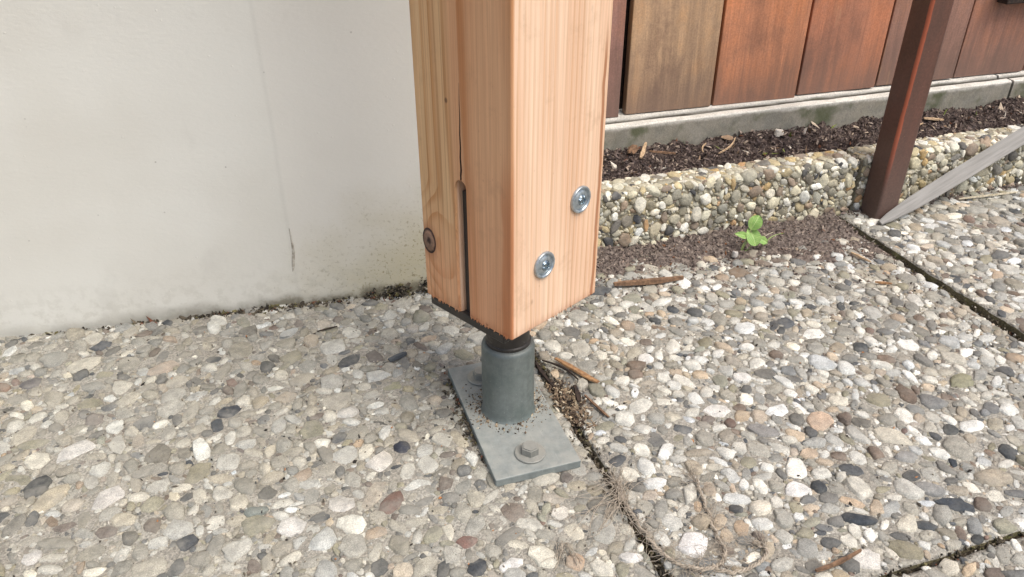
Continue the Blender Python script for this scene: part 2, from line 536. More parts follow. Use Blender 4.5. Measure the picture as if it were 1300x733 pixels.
def mat_steel(name, base, dark, dust_col, rough=0.5, metallic=0.3, dust=0.5):
    M = Mat(name)
    o = M.coord()
    n = M.noise(o, 30, 4, 0.6)
    c = M.mix(M.map(n, 0.35, 0.65), base, dark)
    mo = M.noise(o, 160, 4, 0.75)
    c = M.mix(0.35, c, M.mix(M.map(mo, 0.32, 0.68), (0.72, 0.72, 0.72), (1.25, 1.25, 1.22)), 'MULTIPLY')
    scr = M.map(M.noise(M.mapping(o, (500, 30, 500), rot=(0.3, 0.2, 0.5)), 1, 2), 0.66, 0.74)
    c = M.mix(M.math('MULTIPLY', scr, 0.3), c, lin((176, 178, 172)))
    st = M.noise(M.mapping(o, (120, 120, 6)), 1, 3, 0.6)
    c = M.mix(0.25, c, M.mix(M.map(st, 0.3, 0.7), (0.7, 0.7, 0.7), (1.25, 1.25, 1.25)), 'MULTIPLY')
    nz = M.sep(M.n('ShaderNodeNewGeometry').outputs['Normal'])[2]
    dn = M.map(M.noise(o, 55, 5, 0.65), 0.3, 0.7, 0.25, 1.0)
    d = M.math('MULTIPLY', M.math('MULTIPLY', M.map(nz, 0.3, 0.9), dn), dust)
    c = M.mix(d, c, dust_col)
    sp = M.map(M.voro(o, 150), 0.0, 0.12, 1, 0)
    c = M.mix(M.math('MULTIPLY', sp, 0.35), c, (0.05, 0.045, 0.04))
    rr = M.map(n, 0.3, 0.7, rough - 0.07, rough + 0.1)
    return M.done(c, M.math('ADD', rr, M.math('MULTIPLY', d, 0.3), clamp=True), M.bump(M.noise(o, 350, 4, 0.7), 0.25, 0.0008), metallic, 0.4)


def mat_rust():
    M = Mat('brown_painted_steel')
    p = M.pos()
    x, y, z = M.sep(p)
    ox, oy, oz = M.sep(M.coord())
    n = M.noise(M.mapping(p, (20, 20, 6)), 1, 4, 0.6)
    f = M.noise(p, 260, 4, 0.7)
    c = M.mix(M.map(n, 0.35, 0.65), lin((100, 69, 59)), lin((86, 63, 55)))
    c = M.mix(M.map(z, 0.0, 0.2, 0.75, 0), c, lin((90, 74, 66)))
    c = M.mix(0.4, c, M.mix(M.map(f, 0.3, 0.7), (0.65, 0.65, 0.65), (1.3, 1.3, 1.3)), 'MULTIPLY')
    # highlight along the front arris, painted in as an orange-red line
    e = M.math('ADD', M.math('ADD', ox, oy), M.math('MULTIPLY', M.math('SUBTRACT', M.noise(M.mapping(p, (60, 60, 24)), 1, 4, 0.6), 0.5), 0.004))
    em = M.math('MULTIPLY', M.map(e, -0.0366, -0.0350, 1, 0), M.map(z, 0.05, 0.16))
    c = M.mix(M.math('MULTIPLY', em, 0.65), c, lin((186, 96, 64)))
    sp = M.map(M.voro(p, 130), 0.0, 0.09, 1, 0)
    c = M.mix(M.math('MULTIPLY', sp, 0.5), c, lin((176, 160, 146)))
    ro = M.map(z, 0.05, 0.22, 0.6, 0.3)
    return M.done(c, ro, M.bump(f, 0.3, 0.0008), spec=0.5)


def mat_simple(name, a, b, scale=80, rough=0.7, stretch=(1, 1, 1), bump=0.3, metallic=0.0, spec=0.3, trans=0.0):
    M = Mat(name)
    o = M.coord()
    n = M.noise(M.mapping(o, stretch), scale, 4, 0.6)
    c = M.mix(M.map(n, 0.3, 0.7), a, b)
    if trans:
        M.b.inputs['Subsurface Weight'].default_value = trans
        M.b.inputs['Subsurface Radius'].default_value = (0.002, 0.003, 0.001)
    return M.done(c, rough, M.bump(n, bump, 0.001), metallic, spec)


M_MORTAR = mat_mortar('dusty_mortar', lin((156, 153, 144)), lin((140, 136, 127)))
M_MORTAR2 = mat_mortar('kerb_mortar', lin((162, 155, 136)), lin((138, 131, 112)), 0.15)
M_DUSTY_O = mat_pebble('dusty_pebble', True, 0.62)
M_DUSTY_S = mat_pebble('dusty_pebble_mass', False, 0.62)
M_CLEAN_O = mat_pebble('washed_pebble', True, 0.38)
M_CLEAN_S = mat_pebble('washed_pebble_mass', False, 0.38)
M_KERB_O = mat_pebble('kerb_pebble', True, 0.30)
M_KERB_S = mat_pebble('kerb_pebble_mass', False, 0.30)
M_SOIL = mat_soil('dark_soil', lin((86, 77, 72)), lin((116, 105, 97)), lin((148, 136, 125)))
M_MULCH = mat_soil('dark_mulch', lin((46, 39, 37)), lin((72, 62, 58)), lin((108, 95, 87)))
M_JOINT = mat_soil('joint_dirt', lin((38, 34, 28)), lin((66, 58, 47)), lin((100, 90, 74)))
M_EDGE = mat_mortar('mossy_slab_edge', lin((98, 92, 72)), lin((72, 68, 52)), 0.6)
M_SLATE = mat_simple('dark_slate', lin((84, 88, 90)), lin((66, 70, 74)), 150, 0.7, (1, 1, 1), 0.5)
M_CRUMB = mat_attr('loose_crumbs')
M_WALL = mat_wall()
M_TIMBER = mat_timber()
M_BOARD = mat_board()
M_CURB = mat_concrete('weathered_concrete', lin((214, 211, 202)), lin((190, 187, 177)), 0.8)
M_PLATE = mat_steel('grey_primed_steel', lin((132, 138, 136)), lin((116, 124, 122)), lin((160, 160, 152)), 0.5, 0.15, 0.75)
M_SLEEVE = mat_steel('grey_steel_tube', lin((114, 121, 118)), lin((97, 106, 103)), lin((150, 150, 142)), 0.42, 0.2, 0.5)
M_BLACK = mat_steel('black_steel', lin((50, 48, 46)), lin((66, 60, 55)), lin((96, 90, 82)), 0.42, 0.2, 0.3)
M_BOLT = mat_steel('dull_zinc', lin((150, 150, 143)), lin((128, 129, 124)), lin((165, 163, 153)), 0.5, 0.35, 0.6)
M_ZINC = mat_simple('bright_zinc', lin((188, 196, 200)), lin((150, 160, 166)), 300, 0.36, bump=0.1, metallic=0.75, spec=0.5)
M_RECESS = mat_simple('shadowed_zinc', lin((160, 174, 182)), lin((116, 130, 138)), 300, 0.25, bump=0.1, metallic=0.9, spec=0.5)
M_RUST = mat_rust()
M_GREYBAR = mat_simple('grey_painted_bar', lin((142, 140, 135)), lin((122, 120, 115)), 60, 0.7, (0.25, 4, 4), 0.7)
M_KNOT = None
M_GROUND = mat_mortar('bare_ground', lin((140, 132, 118)), lin((118, 110, 96)))
M_SPLINT = mat_simple('torn_wood', lin((206, 160, 112)), lin((150, 100, 60)), 60, 0.8, (20, 20, 200), 0.6)
M_CHIP = mat_simple('pale_wood_chip', lin((196, 172, 140)), lin((150, 124, 96)), 200, 0.85, (1, 1, 6), 0.5)
M_ORANGE = mat_simple('orange_wood_chip', lin((170, 132, 92)), lin((122, 92, 66)), 220, 0.8, (1, 1, 1), 0.5)
M_BROWNST = mat_simple('brown_old_wood', lin((134, 106, 82)), lin((90, 70, 55)), 200, 0.9, (1, 1, 1), 0.6)
M_DARKST = mat_simple('dark_bark', lin((62, 50, 42)), lin((40, 34, 31)), 200, 0.85, (1, 1, 1), 0.6)
M_STRAW = mat_simple('bleached_straw', lin((206, 198, 176)), lin((168, 156, 130)), 200, 0.75, (1, 1, 1), 0.3)
M_TWINE = mat_simple('jute_twine', lin((178, 168, 152)), lin((146, 134, 118)), 500, 0.9, (1, 1, 1), 0.6)
def mat_leaf():
    M = Mat('young_green_leaf')
    o = M.coord()
    x, y, z = M.sep(o)
    n = M.noise(o, 160, 4, 0.6)
    c = M.mix(M.map(n, 0.3, 0.7), lin((142, 172, 96)), lin((112, 148, 74)))
    ay = M.math('ABSOLUTE', y)
    side = M.math('FRACT', M.math('MULTIPLY', M.math('SUBTRACT', x, M.math('MULTIPLY', ay, 0.8)), 300.0))
    v = M.math('MAXIMUM', M.map(ay, 0.0002, 0.0007, 1, 0), M.math('MULTIPLY', M.map(M.math('ABSOLUTE', M.math('SUBTRACT', side, 0.5)), 0.0, 0.14, 1, 0), 0.6))
    c = M.mix(M.math('MULTIPLY', v, 0.55), c, lin((186, 204, 142)))
    M.b.inputs['Subsurface Weight'].default_value = 0.15
    M.b.inputs['Subsurface Radius'].default_value = (0.002, 0.003, 0.001)
    return M.done(c, 0.55, M.bump(M.math('SUBTRACT', n, v), 0.3, 0.0008), spec=0.35)
M_LEAF = mat_leaf()
M_STEM = mat_simple('pale_green_stem', lin((158, 176, 110)), lin((128, 150, 88)), 160, 0.55, (1, 1, 1), 0.2)

# ------------------------------------------------------------------ setting: ground
g = link('ground', box_mesh('ground', -400, 400, -400, 400, -0.5, -0.045), mat=M_GROUND)
tag(g, 'bare grey ground around the paved strip', kind='structure')

# ------------------------------------------------------------------ pebbles
PN = 10
def pebble_variant(rng, angular):
    th = np.arange(PN) * 2 * pi / PN + rng.uniform(-0.2, 0.2, PN)
    r = 1 + 0.14 * np.cos(2 * th + rng.uniform(0, 6)) * rng.random() + 0.13 * np.cos(3 * th + rng.uniform(0, 6)) * rng.random() + rng.normal(0, 0.03, PN)
    if angular > 0:                      # broken stone: a rough polygon with 4 to 6 sides
        k = rng.integers(4, 7)
        nd = np.sort(rng.uniform(0, 2 * pi / k * 0.55, k) + np.arange(k) * 2 * pi / k)
        dist = rng.uniform(0.72, 1.0, k)
        c = np.cos(th[:, None] - nd[None])
        poly = np.min(np.where(c > 0.15, dist / np.maximum(c, 0.15), 9), axis=1)
        r = r * (1 - 0.9 * angular) + 0.9 * angular * np.clip(poly, 0.55, 1.35) + rng.normal(0, 0.04, PN)
    V = []
    tilt = rng.uniform(-0.3, 0.3, 2)
    flat = rng.uniform(0.55, 0.80)
    off = rng.uniform(-0.14, 0.14, 2)
    for q, (sc, z) in enumerate(((1.03, -0.7), (0.93, 0.6 + 0.1 * angular), (flat, 0.99))):
        jit = rng.normal(0, 0.03 + 0.05 * angular, PN)
        for k in range(PN):
            rr = r[k] * sc * (1 + jit[k] * 0.6)
            x, y = rr * cos(th[k]) + off[0] * (q == 2), rr * sin(th[k]) + off[1] * (q == 2)
            zz = z * (1 + jit[k]) + (tilt[0] * x + tilt[1] * y) * (z > 0)
            V.append((x, y, zz))
    V.append((off[0], off[1], 1.03 + rng.normal(0, 0.05) + tilt @ off))
    F = []
    for k in range(2):
        for i in range(PN):
            j = (i + 1) % PN
            a, b, c, d = k * PN + i, k * PN + j, (k + 1) * PN + j, (k + 1) * PN + i
            F += [(a, b, c), (a, c, d)]
    for i in range(PN):
        F.append((2 * PN + i, 2 * PN + (i + 1) % PN, 3 * PN))
    return np.array(V, dtype=np.float32), np.array(F, dtype=np.int32)


RNG = np.random.default_rng(11)
NVAR = 48
VARS = [pebble_variant(RNG, (0.15, 0.6, 1.0, 1.0)[i % 4]) for i in range(NVAR)]
PM = {}
for nm, mt in (('dusty', M_DUSTY_O), ('clean', M_CLEAN_O), ('kerb', M_KERB_O)):
    L = []
    for v, f in VARS:
        m = mesh_np('pebble_' + nm, v, f, True)
        m.materials.append(mt)
        L.append(m)
    PM[nm] = L

# stone colours: (weight, sRGB of the dry stone)
PAL_PAVE = [(20, (196, 193, 184), 0.90), (17, (214, 212, 204)), (9, (230, 228, 221)), (16, (166, 163, 154)), (13, (146, 144, 137)),
            (9, (172, 162, 146)), (6, (150, 146, 128)), (8, (122, 121, 118)), (4, (92, 94, 96)), (2.2, (72, 76, 80)),
            (4, (122, 108, 97)), (1.2, (184, 164, 142)), (4, (194, 178, 158)), (0.8, (124, 104, 94))]
PAL_DUSTY = [(16, (182, 178, 167), 0.95), (13, (196, 193, 183)), (4, (214, 212, 202)), (20, (162, 158, 147)), (17, (147, 144, 134)),
             (8, (164, 158, 145)), (6, (150, 146, 128)), (9, (126, 124, 118)), (4.5, (98, 99, 98)), (1.8, (76, 79, 82)),
             (3.5, (120, 110, 101)), (1.0, (170, 154, 136)), (3, (180, 170, 155)), (0.8, (124, 106, 96))]
PAL_KERB = [(16, (198, 192, 170), 1.08), (17, (212, 207, 192)), (7, (226, 223, 212)), (14, (172, 166, 147)), (12, (150, 145, 129)),
            (9, (182, 168, 134)), (3, (186, 158, 112)), (6, (122, 117, 108)), (4, (88, 86, 84)), (2, (66, 66, 68)),
            (5, (138, 122, 106)), (1.0, (184, 150, 112)), (3, (156, 138, 120))]


def pick_color(rng, pal):
    w = np.array([p[0] for p in pal], float)
    c = np.array(lin(pal[rng.choice(len(pal), p=w / w.sum())][1]))
    c = c * pal[0][2] * rng.uniform(0.8, 1.13) * (np.array([0.985, 1.0, 0.985]) + rng.normal(0, 0.03) * np.array([1, 0.2, -1.2]))
    return tuple(np.clip(c, 0.01, 0.9))


def pack(width, height, rng, med, sigma, lo, hi, fixed=(), cover=1.0, res=0.0012, tries=30):
    """lay ellipses, biggest first, onto a width x height sheet; returns (x, y, a, b, angle, colour-or-None)"""
    nx, ny = int(width / res), int(height / res)
    occ = np.zeros((nx, ny), bool)
    th = np.arange(14) * 2 * pi / 14
    ring = np.concatenate([np.stack([np.cos(th), np.sin(th)], 1), 0.6 * np.stack([np.cos(th[::2]), np.sin(th[::2])], 1), [[0, 0]]])
    out = []

    def fill(x, y, a, b, an):
        R = int(a / res) + 2
        i0, j0 = int(x / res), int(y / res)
        ii, jj = np.mgrid[max(i0 - R, 0):min(i0 + R + 1, nx), max(j0 - R, 0):min(j0 + R + 1, ny)]
        dx, dy = ii * res - x, jj * res - y
        u, v = dx * cos(an) + dy * sin(an), -dx * sin(an) + dy * cos(an)
        q = (u / a) ** 2 + (v / b) ** 2 < 1
        occ[ii[q], jj[q]] = True

    for (x, y, a, b, an, c) in fixed:
        fill(x, y, a, b, an)
        out.append((x, y, a, b, an, c))
    area = width * height
    N = int(cover * area / (0.75 * pi / 4 * med * med * math.exp(2 * sigma * sigma)))
    D = np.clip(np.exp(rng.normal(math.log(med), sigma, N)), lo, hi)
    D = np.sort(D)[::-1]
    free = None
    for i, d in enumerate(D):
        if i % 120 == 0:
            free = np.argwhere(~occ)
            if len(free) < occ.size * 0.12: break
        a = d / 2 * 1.1
        b = a * rng.uniform(0.42, 0.92)
        for t in range(tries):
            p = free[rng.integers(len(free))]
            x, y = (p[0] + 0.5) * res, (p[1] + 0.5) * res
            an = rng.uniform(0, pi)
            e = ring * (a * 0.97, b * 0.97)
            ex = x + e[:, 0] * cos(an) - e[:, 1] * sin(an)
            ey = y + e[:, 0] * sin(an) + e[:, 1] * cos(an)
            if ex.min() < -0.001 or ey.min() < -0.001 or ex.max() > width + 0.001 or ey.max() > height + 0.001: continue
            I = np.clip((ex / res).astype(int), 0, nx - 1)
            J = np.clip((ey / res).astype(int), 0, ny - 1)
            if occ[I, J].sum() <= 2:
                fill(x, y, a, b, an)
                out.append((x, y, a, b, an, None))
                break
    # the gaps: small stones tucked between and partly under the big ones
    for dd, share in ((0.0064, 0.55), (0.0042, 0.5)):
        free = np.argwhere(~occ)
        k = int(share * len(free) * res * res / (pi / 4 * dd * dd * 0.7))
        for p in free[rng.choice(len(free), min(k, len(free)), replace=False)]:
            if occ[p[0], p[1]]: continue
            x, y = (p[0] + 0.5) * res, (p[1] + 0.5) * res
            a = dd / 2 * rng.uniform(0.8, 1.35)
            b = a * rng.uniform(0.55, 0.95)
            an = rng.uniform(0, pi)
            if min(x, y, width - x, height - y) < a * 0.8: continue
            fill(x, y, a, b, an)
            out.append((x, y, a, b, an, None))
    return out


Fv = np.array([sin(YAW) * cos(PITCH), cos(YAW) * cos(PITCH), -sin(PITCH)])
Rv = np.array([cos(YAW), -sin(YAW), 0])
Uv = np.array([sin(YAW) * sin(PITCH), cos(YAW) * sin(PITCH), cos(PITCH)])


def size_in_view(P, a):
    d = np.asarray(P) - (0, 0, CAM_H)
    w = d @ Fv
    if w < 0.05: return 0
    x, y = 650 + 1000 * (d @ Rv) / w, 366.5 - 1000 * (d @ Uv) / w
    if x < -8 or x > 1308 or y < -8 or y > 741: return 0
    return a / w


def lay_pebbles(parent, stones, mk, stuff_mat, limit=300):
    """stones: list of (origin, 3x3 axes with columns long/short/normal scaled, colour). The biggest in view become objects, the rest one mesh."""
    base = np.array(parent.location)
    key = [size_in_view(s[0], s[3]) for s in stones]
    order = np.argsort(key)[::-1]
    chosen = [i for i in order[:limit] if key[i] > 0]
    cs = set(chosen)
    for i in chosen:
        P, A, c, _ = stones[i]
        o = bpy.data.objects.new('pebble', PM[mk][random.randrange(NVAR)])
        M = Matrix(((A[0][0], A[0][1], A[0][2], P[0] - base[0]), (A[1][0], A[1][1], A[1][2], P[1] - base[1]), (A[2][0], A[2][1], A[2][2], P[2] - base[2]), (0, 0, 0, 1)))
        o.parent = parent
        o.matrix_basis = M
        o.color = (*c, 1)
        COL.objects.link(o)
    VV, FF, CC, b = [], [], [], 0
    for i, (P, A, c, _) in enumerate(stones):
        if i in cs: continue
        v, f = VARS[random.randrange(NVAR)]
        VV.append(v @ np.array(A).T + (np.array(P) - base))
        FF.append(f + b)
        CC.append(np.tile((*c, 1), (len(v), 1)))
        b += len(v)
    if VV:
        m = mesh_np('small_pebbles', np.concatenate(VV), np.concatenate(FF), True, np.concatenate(CC))
        m.materials.append(stuff_mat)
        tag(link('small_pebbles', m, parent), kind='stuff')


PACKED = {}
def slab_stones(x0, x1, y0, y1, rng, pal, prot, fixed, med, src, flip, sigma=0.40, hi=0.034):
    if src not in PACKED:
        F = [(x - x0, y - y0, a, b, an, c) for (x, y, a, b, an, c) in fixed if x0 + 0.01 < x < x1 - 0.01 and y0 + 0.01 < y < y1 - 0.01]
        PACKED[src] = ((x1 - x0, y1 - y0), pack(x1 - x0, y1 - y0, rng, med, sigma, 0.0050, hi, F))
        flip = False
    (w, hgt), lay = PACKED[src]
    res = []
    for (x, y, a, b, an, c) in lay:
        if flip:                                  # the same casting turned end for end
            x, y, c = w - x, hgt - y, None
        if not (a * 0.6 < x < x1 - x0 - a * 0.6 and a * 0.6 < y < y1 - y0 - a * 0.6): continue
        h = min(b * rng.uniform(0.30, 0.54), 0.0044) * prot * rng.uniform(0.6, 1.25)
        t1, t2 = rng.normal(0, 0.05, 2)
        A = np.array([[a * cos(an), -b * sin(an), 0], [a * sin(an), b * cos(an), 0], [a * t1, b * t2, h]])
        res.append(((x0 + x, y0 + y, rng.uniform(-0.0012, 0.0001)), A, tuple(0.86 * (0.62 * q + 0.38 * (0.3 * lin(c)[0] + 0.6 * lin(c)[1] + 0.1 * lin(c)[2])) for q in lin(c)) if c else pick_color(rng, pal), a))
    return res


LAT = Lattice(5)
def slab(x0, x1, y0, y1, mat, label, dz=0.0, amp=0.0010, n=170):
    cx, cy = (x0 + x1) / 2, (y0 + y1) / 2
    xs, ys = np.linspace(x0, x1, n), np.linspace(y0, y1, n)
    X, Y = np.meshgrid(xs, ys, indexing='ij')
    Z = amp * 2.4 * fbm(LAT, X, Y, 45, 4, 0.6) - 0.0004
    ed = np.minimum(np.minimum(X - x0, x1 - X), np.minimum(Y - y0, y1 - Y))
    Z -= np.clip(0.004 - ed, 0, 1) * (0.55 + 0.5 * LAT(X * 60, Y * 60))
    V = np.stack([X - cx, Y - cy, Z], -1).reshape(-1, 3)
    ij = np.arange(n * n).reshape(n, n)
    F = np.stack([ij[:-1, :-1], ij[1:, :-1], ij[1:, 1:], ij[:-1, 1:]], -1).reshape(-1, 4)
    # skirt
    loop = np.concatenate([ij[:, 0], ij[-1, 1:], ij[-2::-1, -1], ij[0, -2:0:-1]])
    lo = V[loop].copy()
    lo[:, 2] = -0.038
    b = len(V)
    k = np.arange(len(loop))
    k2 = (k + 1) % len(loop)
    SK = np.stack([loop[k2], loop[k], b + k, b + k2], -1)
    m = mesh_np('paving_slab', np.concatenate([V, lo]), np.concatenate([F, SK]), True)
    o = link('paving_slab', m, None, (cx, cy, dz), mat)
    m.materials.append(M_EDGE)
    m.polygons.foreach_set('material_index', np.concatenate([np.zeros(len(F), np.int32), np.ones(len(SK), np.int32)]))
    return tag(o, label, kind='structure')


# stones that stand out: x, y, half length, half width, angle, colour
NOTABLE = [(-0.0867, 0.7398, .0142, .0115, .1, (64, 72, 82)), (0.0844, 0.6262, .0092, .0112, 1.0, (50, 58, 78)), (0.4714, 0.3937, .0190, .0085, -.45, (56, 66, 76)),
    (0.5721, 0.3803, .0165, .0085, -.5, (64, 74, 84)), (0.1158, 0.4518, .0110, .0085, .4, (66, 72, 78)), (-0.1255, 0.5605, .0095, .0090, .3, (72, 78, 84)),
    (0.0596, 0.552, .0155, .0110, .9, (128, 92, 74)), (0.1152, 0.4833, .0110, .0078, -.3, (142, 96, 78)), (-0.0646, 0.5812, .0125, .0080, -.1, (124, 134, 124)),
    (-0.0344, 0.55, .0145, .0118, .1, (214, 210, 198)), (0.0599, 0.6096, .0155, .0125, .0, (214, 208, 194)), (0.0126, 0.5653, .0155, .0115, -.5, (206, 200, 186)),
    (0.3104, 0.4163, .0165, .0140, .5, (236, 234, 228)), (0.3921, 0.4353, .0110, .0100, .3, (224, 214, 186)), (0.4384, 0.4448, .0135, .0110, .2, (228, 226, 218)),
    (0.4562, 0.5298, .0190, .0105, -.75, (140, 138, 132)), (0.5245, 0.5236, .0190, .0140, .6, (208, 172, 132)), (0.2004, 0.4312, .0105, .0095, .5, (208, 166, 116)),
    (-0.198, 0.6453, .0185, .0125, .7, (202, 196, 184)), (-0.2394, 0.7251, .0205, .0125, .4, (206, 202, 190)), (0.3968, 0.6862, .0120, .0100, .2, (226, 224, 214)),
    (0.4879, 0.6168, .0120, .0100, .1, (224, 222, 212)), (0.4275, 0.5736, .0165, .0110, -.3, (226, 222, 212)), (0.096, 0.7299, .0125, .0090, .2, (150, 148, 102)),
    (0.7253, 0.5308, .0175, .0120, .2, (150, 148, 104)), (0.147, 0.447, .0120, .0070, .1, (222, 220, 212)), (-0.2566, 0.5851, .0100, .0085, .6, (206, 202, 192)),
    (-0.2331, 0.9211, .0125, .0105, .3, (86, 92, 98)), (0.2077, 0.4886, .0105, .0085, .2, (222, 214, 194)), (0.2489, 0.4207, .0120, .0070, -.4, (228, 226, 218)),
    (0.5727, 0.447, .0125, .0085, -.3, (160, 160, 154)), (0.4475, 0.3536, .0150, .0115, -.2, (220, 216, 204)), (0.563, 0.4038, .0140, .0095, -.6, (150, 150, 144)),
    (0.0372, 0.6977, .0130, .0100, .2, (206, 202, 188)), (-0.3031, 0.8658, .0125, .0110, .2, (108, 104, 104))]

JX1, JX2, JY = 0.270, 0.868, 0.334
PW = [(0, -0.42, JX1 - 0.004, JY + 0.0028, 1.02, 'dusty', PAL_DUSTY, 0.8, M_DUSTY_S, 'dusty grey pebbled paving slab between the white wall and the post foot'),
      (1, JX1 + 0.004, JX2 - 0.006, JY + 0.0028, 0.944, 'clean', PAL_PAVE, 1.0, M_CLEAN_S, 'pale washed pebble paving slab right of the post foot'),
      (2, JX2 + 0.0055, 1.468, JY + 0.0028, 0.944, 'clean', PAL_PAVE, 1.0, M_CLEAN_S, 'pebbled paving slab with mossy edge beside the brown steel post'),
      (3, -0.42, JX1 - 0.004, -0.27, JY - 0.0032, 'dusty', PAL_DUSTY, 0.8, M_DUSTY_S, 'dusty pebbled paving slab nearest the viewer'),
      (4, JX1 + 0.004, JX2 - 0.006, -0.27, JY - 0.0032, 'clean', PAL_PAVE, 1.0, M_CLEAN_S, 'pebbled paving slab in the lower right corner, past the front joint'),
      (5, JX2 + 0.006, 1.468, -0.27, JY - 0.0032, 'clean', PAL_PAVE, 1.0, M_CLEAN_S, 'pebbled paving slab outside the right corner'),
      (6, -1.02, -0.43, JY + 0.0028, 1.02, 'dusty', PAL_DUSTY, 0.8, M_DUSTY_S, 'dusty pebbled paving slab along the wall to the left')]
for (k, x0, x1, y0, y1, mk, pal, prot, smat, lab) in PW:
    dz = 0.0055 if k == 2 else 0.0            # this slab stands a little proud
    o = slab(x0, x1, y0, y1, M_MORTAR, lab, dz)
    rng = np.random.default_rng(100 + k)
    med = 0.0124 if mk == 'dusty' else 0.0116
    lay_pebbles(o, [((p[0], p[1], p[2] + dz), A, c, a) for p, A, c, a in slab_stones(x0, x1, y0, y1, rng, pal, prot, NOTABLE, med, mk, k > 1)], mk, smat)

# dirt packed in the joints between the slabs
jb = bmesh.new()
box_bm(JX1 - 0.0039, JX1 + 0.0039, -0.27, 0.94, -0.04, -0.0065, bm=jb)
box_bm(JX2 - 0.0059, JX2 + 0.0059, -0.27, 0.94, -0.04, -0.0075, bm=jb)
box_bm(-0.42, 1.468, JY - 0.0031, JY + 0.0027, -0.04, -0.0078, bm=jb)
tag(link('joint_dirt', bm_mesh('joint_dirt', jb), mat=M_JOINT), 'dark dirt in the joints of the paving', kind='structure')


# ------------------------------------------------------------------ loose crumbs
OCT_V = np.array([(1, 0, 0), (-1, 0, 0), (0, 1, 0), (0, -1, 0), (0, 0, 1), (0, 0, -1)], float)
OCT_F = np.array([(0, 2, 4), (2, 1, 4), (1, 3, 4), (3, 0, 4), (2, 0, 5), (1, 2, 5), (3, 1, 5), (0, 3, 5)])


def crumbs(name, pts, rng, lo, hi, pal, elong=1.6, parent=None, label=None, power=2.0, flat=0.7):
    n = len(pts)
    s = lo + (hi - lo) * rng.random(n) ** power
    st = np.stack([s * rng.uniform(1, elong, n), s * rng.uniform(0.6, 1, n), s * flat], 1)
    V = OCT_V[None] * (1 + rng.normal(0, 0.22, (n, 6, 3))) + rng.normal(0, 0.16, (n, 6, 3))
    V = V * st[:, None, :]
    # random rotation
    q = rng.normal(size=(n, 4)); q[:, 1:3] *= 0.6
    q /= np.linalg.norm(q, axis=1, keepdims=True)
    w, x, y, z = q.T
    Rm = np.stack([1 - 2 * (y * y + z * z), 2 * (x * y - w * z), 2 * (x * z + w * y), 2 * (x * y + w * z), 1 - 2 * (x * x + z * z), 2 * (y * z - w * x), 2 * (x * z - w * y), 2 * (y * z + w * x), 1 - 2 * (x * x + y * y)], 1).reshape(n, 3, 3)
    V = np.einsum('nij,nkj->nki', Rm, V) + np.asarray(pts)[:, None, :]
    F = (OCT_F[None] + 6 * np.arange(n)[:, None, None]).reshape(-1, 3)
    w8 = np.array([p[0] for p in pal], float)
    C = np.array([lin(p[1]) for p in pal])[rng.choice(len(pal), n, p=w8 / w8.sum())] * rng.uniform(0.75, 1.2, (n, 1))
    C = np.concatenate([C, np.ones((n, 1))], 1)
    m = mesh_np(name, V.reshape(-1, 3), F, False, np.repeat(C, 6, axis=0))
    o = link(name, m, parent, mat=M_CRUMB)
    return tag(o, label, kind='stuff')


PAL_SOIL = [(10, (99, 88, 82)), (8, (117, 105, 98)), (5, (76, 67, 63)), (6, (132, 117, 106)), (4, (154, 140, 127)), (0.6, (176, 162, 144)), (0.7, (120, 84, 60))]
PAL_HUSK = [(6, (150, 132, 108)), (5, (116, 98, 80)), (5, (78, 66, 56)), (3, (180, 164, 138)), (3, (52, 45, 40)), (1, (206, 196, 176))]
PAL_GRIT = [(6, (150, 143, 128)), (5, (120, 112, 98)), (3, (80, 74, 66)), (3, (186, 180, 168)), (2, (52, 48, 44)), (0.8, (170, 120, 80))]
PAL_MOSS = [(8, (70, 64, 54)), (6, (94, 86, 72)), (4, (50, 46, 40)), (3, (104, 98, 68)), (2, (146, 138, 122)), (1, (110, 72, 56))]

rng = np.random.default_rng(42)
# fine grit lying on the paving
n = 9000
P = np.stack([rng.uniform(-0.4, 1.45, n), rng.uniform(0.1, 0.93, n), rng.uniform(0.0006, 0.0022, n)], 1)
tag(crumbs('grit', P, rng, 0.0004, 0.0019, PAL_GRIT, 1.8, None, 'fine grit and crumbs scattered over the paving', 3.0), cat='grit')
# darker dirt along the joint beside the plate, and the front joint
n = 1500
yy = rng.uniform(0.36, 0.92, n)
P = np.stack([JX1 + rng.normal(0, 0.0055, n), yy, rng.uniform(-0.006, 0.0012, n)], 1)
n2 = 700
P2 = np.stack([JX2 + rng.normal(-0.002, 0.005, n2), rng.uniform(0.36, 0.92, n2), rng.uniform(-0.007, -0.001, n2)], 1)
n3 = 500
P3 = np.stack([rng.uniform(0.3, 0.9, n3), JY + rng.normal(0, 0.0028, n3), rng.uniform(-0.007, 0.0, n3)], 1)
tag(crumbs('joint_crumbs', np.concatenate([P, P2, P3]), rng, 0.0006, 0.0028, PAL_MOSS, 1.8, None, 'crumbs of dirt lodged in the joints of the paving'), cat='dirt')
# dry husks swept against the plate
n = 1300
t = rng.random(n)
P = np.stack([0.258 + 0.028 * rng.beta(1.6, 2.0, n) + 0.012 * t, 0.585 + 0.095 * rng.beta(2.2, 1.8, n), rng.random(n) ** 1.8 * 0.005], 1)
tag(crumbs('husk_litter', P, rng, 0.0005, 0.0022, PAL_HUSK, 3.0, None, 'heap of dry brown plant husks between the grey base plate and the joint', 1.6), cat='litter')
n = 340
P = np.stack([rng.normal(0.161, 0.007, n), rng.normal(0.645, 0.035, n), rng.uniform(0, 0.004, n)], 1)
P[:, 0] = np.minimum(P[:, 0], 0.1585)
tag(crumbs('dirt_litter', P, rng, 0.0006, 0.0026, PAL_MOSS, 2.0, None, 'dark crumbs along the left edge of the grey base plate'), cat='dirt')

